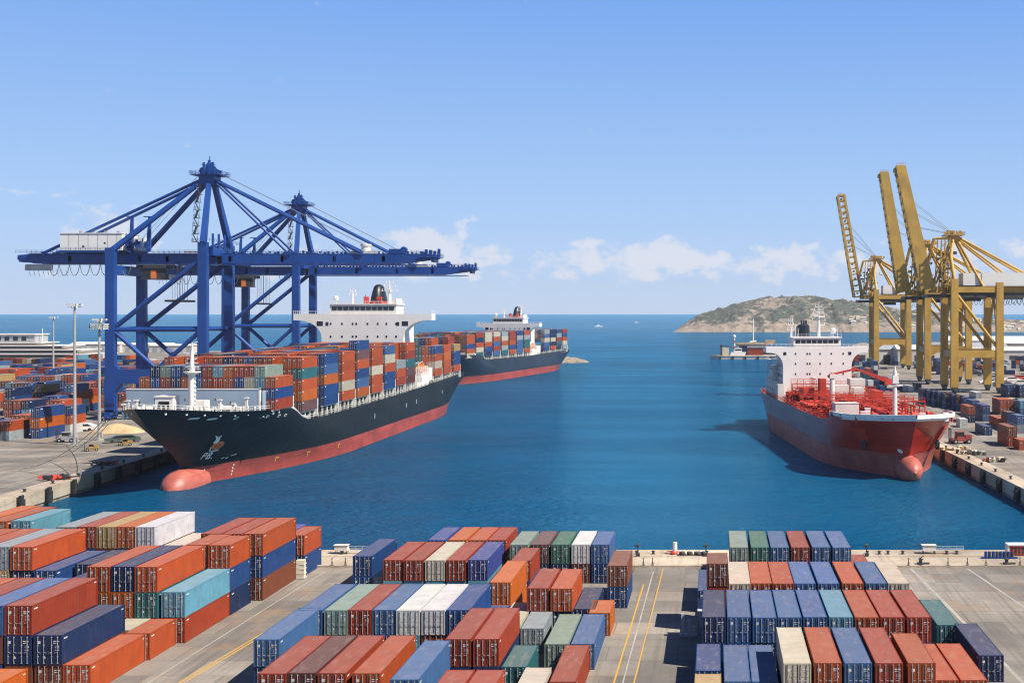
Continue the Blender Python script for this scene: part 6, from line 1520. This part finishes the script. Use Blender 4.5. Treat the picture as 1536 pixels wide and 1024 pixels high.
q = MB(); q.prism([(-18, -4, 0), (20, -4, 0), (24, -4, 6), (-19, -4, 6)], (0, 8, 0)); q.build('hull', M['dark'], r_); q = MB(); q.bx(-17, 12, -3.6, 3.6, 6, 12); q.build('cabin', M['grey'], r_); q = MB(); q.bx(-17, 16, -4, 4, 12, 13.6); q.bx(9, 18, -3.5, 3.5, 13.6, 16); q.build('upper_deck', M['sand'], r_); q = MB(); q.tube((-2, 0, 13), (-2, 0, 35), .6, 0, 8, .4); q.tube((-5, 0, 14), (1, 0, 15), .9); q.build('mast', M['white'], r_)
# rocky breakwater end behind the far ship
q = MB(); NX, NY = 26, 12
for j in range(NY):
    for i in range(NX):
        u, v_ = i / (NX - 1) * 2 - 1, j / (NY - 1) * 2 - 1; e = max(0, 1 - (u * u + v_ * v_)); q.v.append((u * 20, v_ * 16, -1 + 8.0 * e ** .7 + (1.8 * mnoise.noise(Vector((u * 5, v_ * 5, 3)))) * (e > 0)))
for j in range(NY - 1):
    for i in range(NX - 1): q.f.append([j * NX + i, j * NX + i + 1, (j + 1) * NX + i + 1, (j + 1) * NX + i]); q.m.append(0)
o = q.build('breakwater', M['rock']); o.scale = (1, 1, .62); o.location = (X_(848, 985), 985, 0); tag(o, 'rocky breakwater end showing past the stern of the farther ship', 'breakwater')
# small boats under way near the horizon
for px, py, lab, s_ in ((898, 490, 'tiny motor boat with a white wake left of centre on the open sea', 1.0), (955, 484, 'tiny boat farther out to the right on the open sea', .8)):
    d = CZ * F / (py - PY); r_ = empty('motor_boat', (X_(px, d), d, 0)); r_.scale = (s_ * 2.0,) * 3; tag(r_, lab, 'boat', 'small boats on the open sea')
    q = MB(); q.prism([(-6, -1.5, -.2), (5, -1.5, -.2), (7, -1.5, 1.6), (-6, -1.5, 1.3)], (0, 3, 0)); q.build('hull', M['white'], r_); q = MB(); q.bx(-2.5, 1.5, -1.1, 1.1, 1.4, 3.2); q.build('cabin', M['white'], r_)
q = MB(); d = CZ * F / 19.4; q.add([(X_(886, d), d - 4, .02), (X_(912, d), d + 14, .02), (X_(912, d), d + 24, .02), (X_(886, d), d + 3, .02)], [(0, 1, 2, 3)]); o = q.build('foam', M['white']); tag(o, 'thin white wake trailing the motor boat on the open sea', 'wake', kind='stuff')
# buildings and sheds behind the right hand cranes
for i, (px, d, wd, h, c) in enumerate(((1500, 880, 70, 12, 'building'), (1445, 900, 60, 15, 'offwhite'), (1395, 860, 50, 14, 'building'), (1335, 880, 55, 13, 'offwhite'), (1540, 960, 60, 16, 'building'), (1310, 940, 60, 10, 'building'), (1475, 985, 70, 18, 'offwhite'))):
    r_ = empty('warehouse', (X_(px, d), d, GZ)); tag(r_, f'pale port shed behind the ochre cranes, {ORD[i]} of the group', 'shed', 'port sheds behind the ochre cranes')
    q = MB(); q.bx(-wd / 2, wd / 2, -12, 12, 0, h * .8); q.build('wall', M[c], r_); q = MB(); q.prism([(-wd / 2 - .6, -12.6, h * .8), (-wd / 2 - .6, 0, h), (-wd / 2 - .6, 12.6, h * .8)], (wd + 1.2, 0, 0)); q.build('roof', M['grey'] if i % 2 else M['offwhite'], r_)
    each('door', [(-wd / 2 + 3 + k * 9, -wd / 2 + 8 + k * 9, -12.1, -12, 0, h * .5) for k in range(int(wd / 9))], M['dark'], r_)
for px, d in ((1505, 590), (1516, 640), (1490, 660), (1530, 610), (1462, 700), (1528, 660), (1482, 620)):
    X = X_(px, d); rr = random.Random(px); py = PY + 36 * F / d; car(px, py, {1505: 'dark lorry', 1516: 'white lorry', 1490: 'grey van', 1530: 'pale van', 1462: 'dark van', 1528: 'red van', 1482: 'white van'}[px] + ' parked on the open quay right of the ochre cranes', [M['dark'], M['white'], M['grey'], M['offwhite'], M['dark'], M['red'], M['white']][(1505, 1516, 1490, 1530, 1462, 1528, 1482).index(px)], .1, 1.6, 6)
# villas scattered on the hillside
stuff_build()
# houses on the lower slope of the far hills
hb = None
dg = bpy.context.evaluated_depsgraph_get(); hill = [o for o in bpy.data.objects if o.name == 'hills'][0]
rr = random.Random(9); n = 0
hm = MB(); hm.bx(-6, 6, -5, 5, -4, 6, 0); hm.prism([(-6.6, -5.6, 6), (-6.6, 0, 8.6), (-6.6, 5.6, 6)], (13.2, 0, 0), 1); hme = hm.mesh('villa', [M['building'], M['rope']])
bpy.context.view_layer.update()
for i in range(120):
    x = rr.uniform(300, 900); y = rr.uniform(2650, 2820)
    ok, p, nn, _ = hill.ray_cast(Vector((x, y, 500)), Vector((0, 0, -1)))
    if not ok or p.z < 3 or p.z > 34: continue
    o = bpy.data.objects.new('villa', hme); col.objects.link(o); o.location = p; o.rotation_euler = (0, 0, rr.uniform(-.6, .6)); s_ = rr.uniform(.5, .9); o.scale = (s_, s_, s_)
    tag(o, 'small pale house on the far hillside', 'house', 'houses on the far hillside'); n += 1
    if n >= 44: break

# ------------------------------------------------------------------ the air
hz = MB(); hz.bx(-4000, 4000, -300, 3700, -1.2, 125); hzm = bpy.data.materials.new('sea_haze'); hzm.use_nodes = True; ht = hzm.node_tree; ht.nodes.clear()
pv = ht.nodes.new('ShaderNodeVolumePrincipled'); pv.inputs['Color'].default_value = (.93, .96, 1, 1); pv.inputs['Density'].default_value = HAZE; pv.inputs['Anisotropy'].default_value = .2
ho = ht.nodes.new('ShaderNodeOutputMaterial'); ht.links.new(pv.outputs[0], ho.inputs['Volume'])
tag(hz.build('haze', hzm), kind='stuff')
from collections import Counter
print('COUNT', Counter(o.get('group') for o in bpy.data.objects if o.get('category') == 'shipping container'))
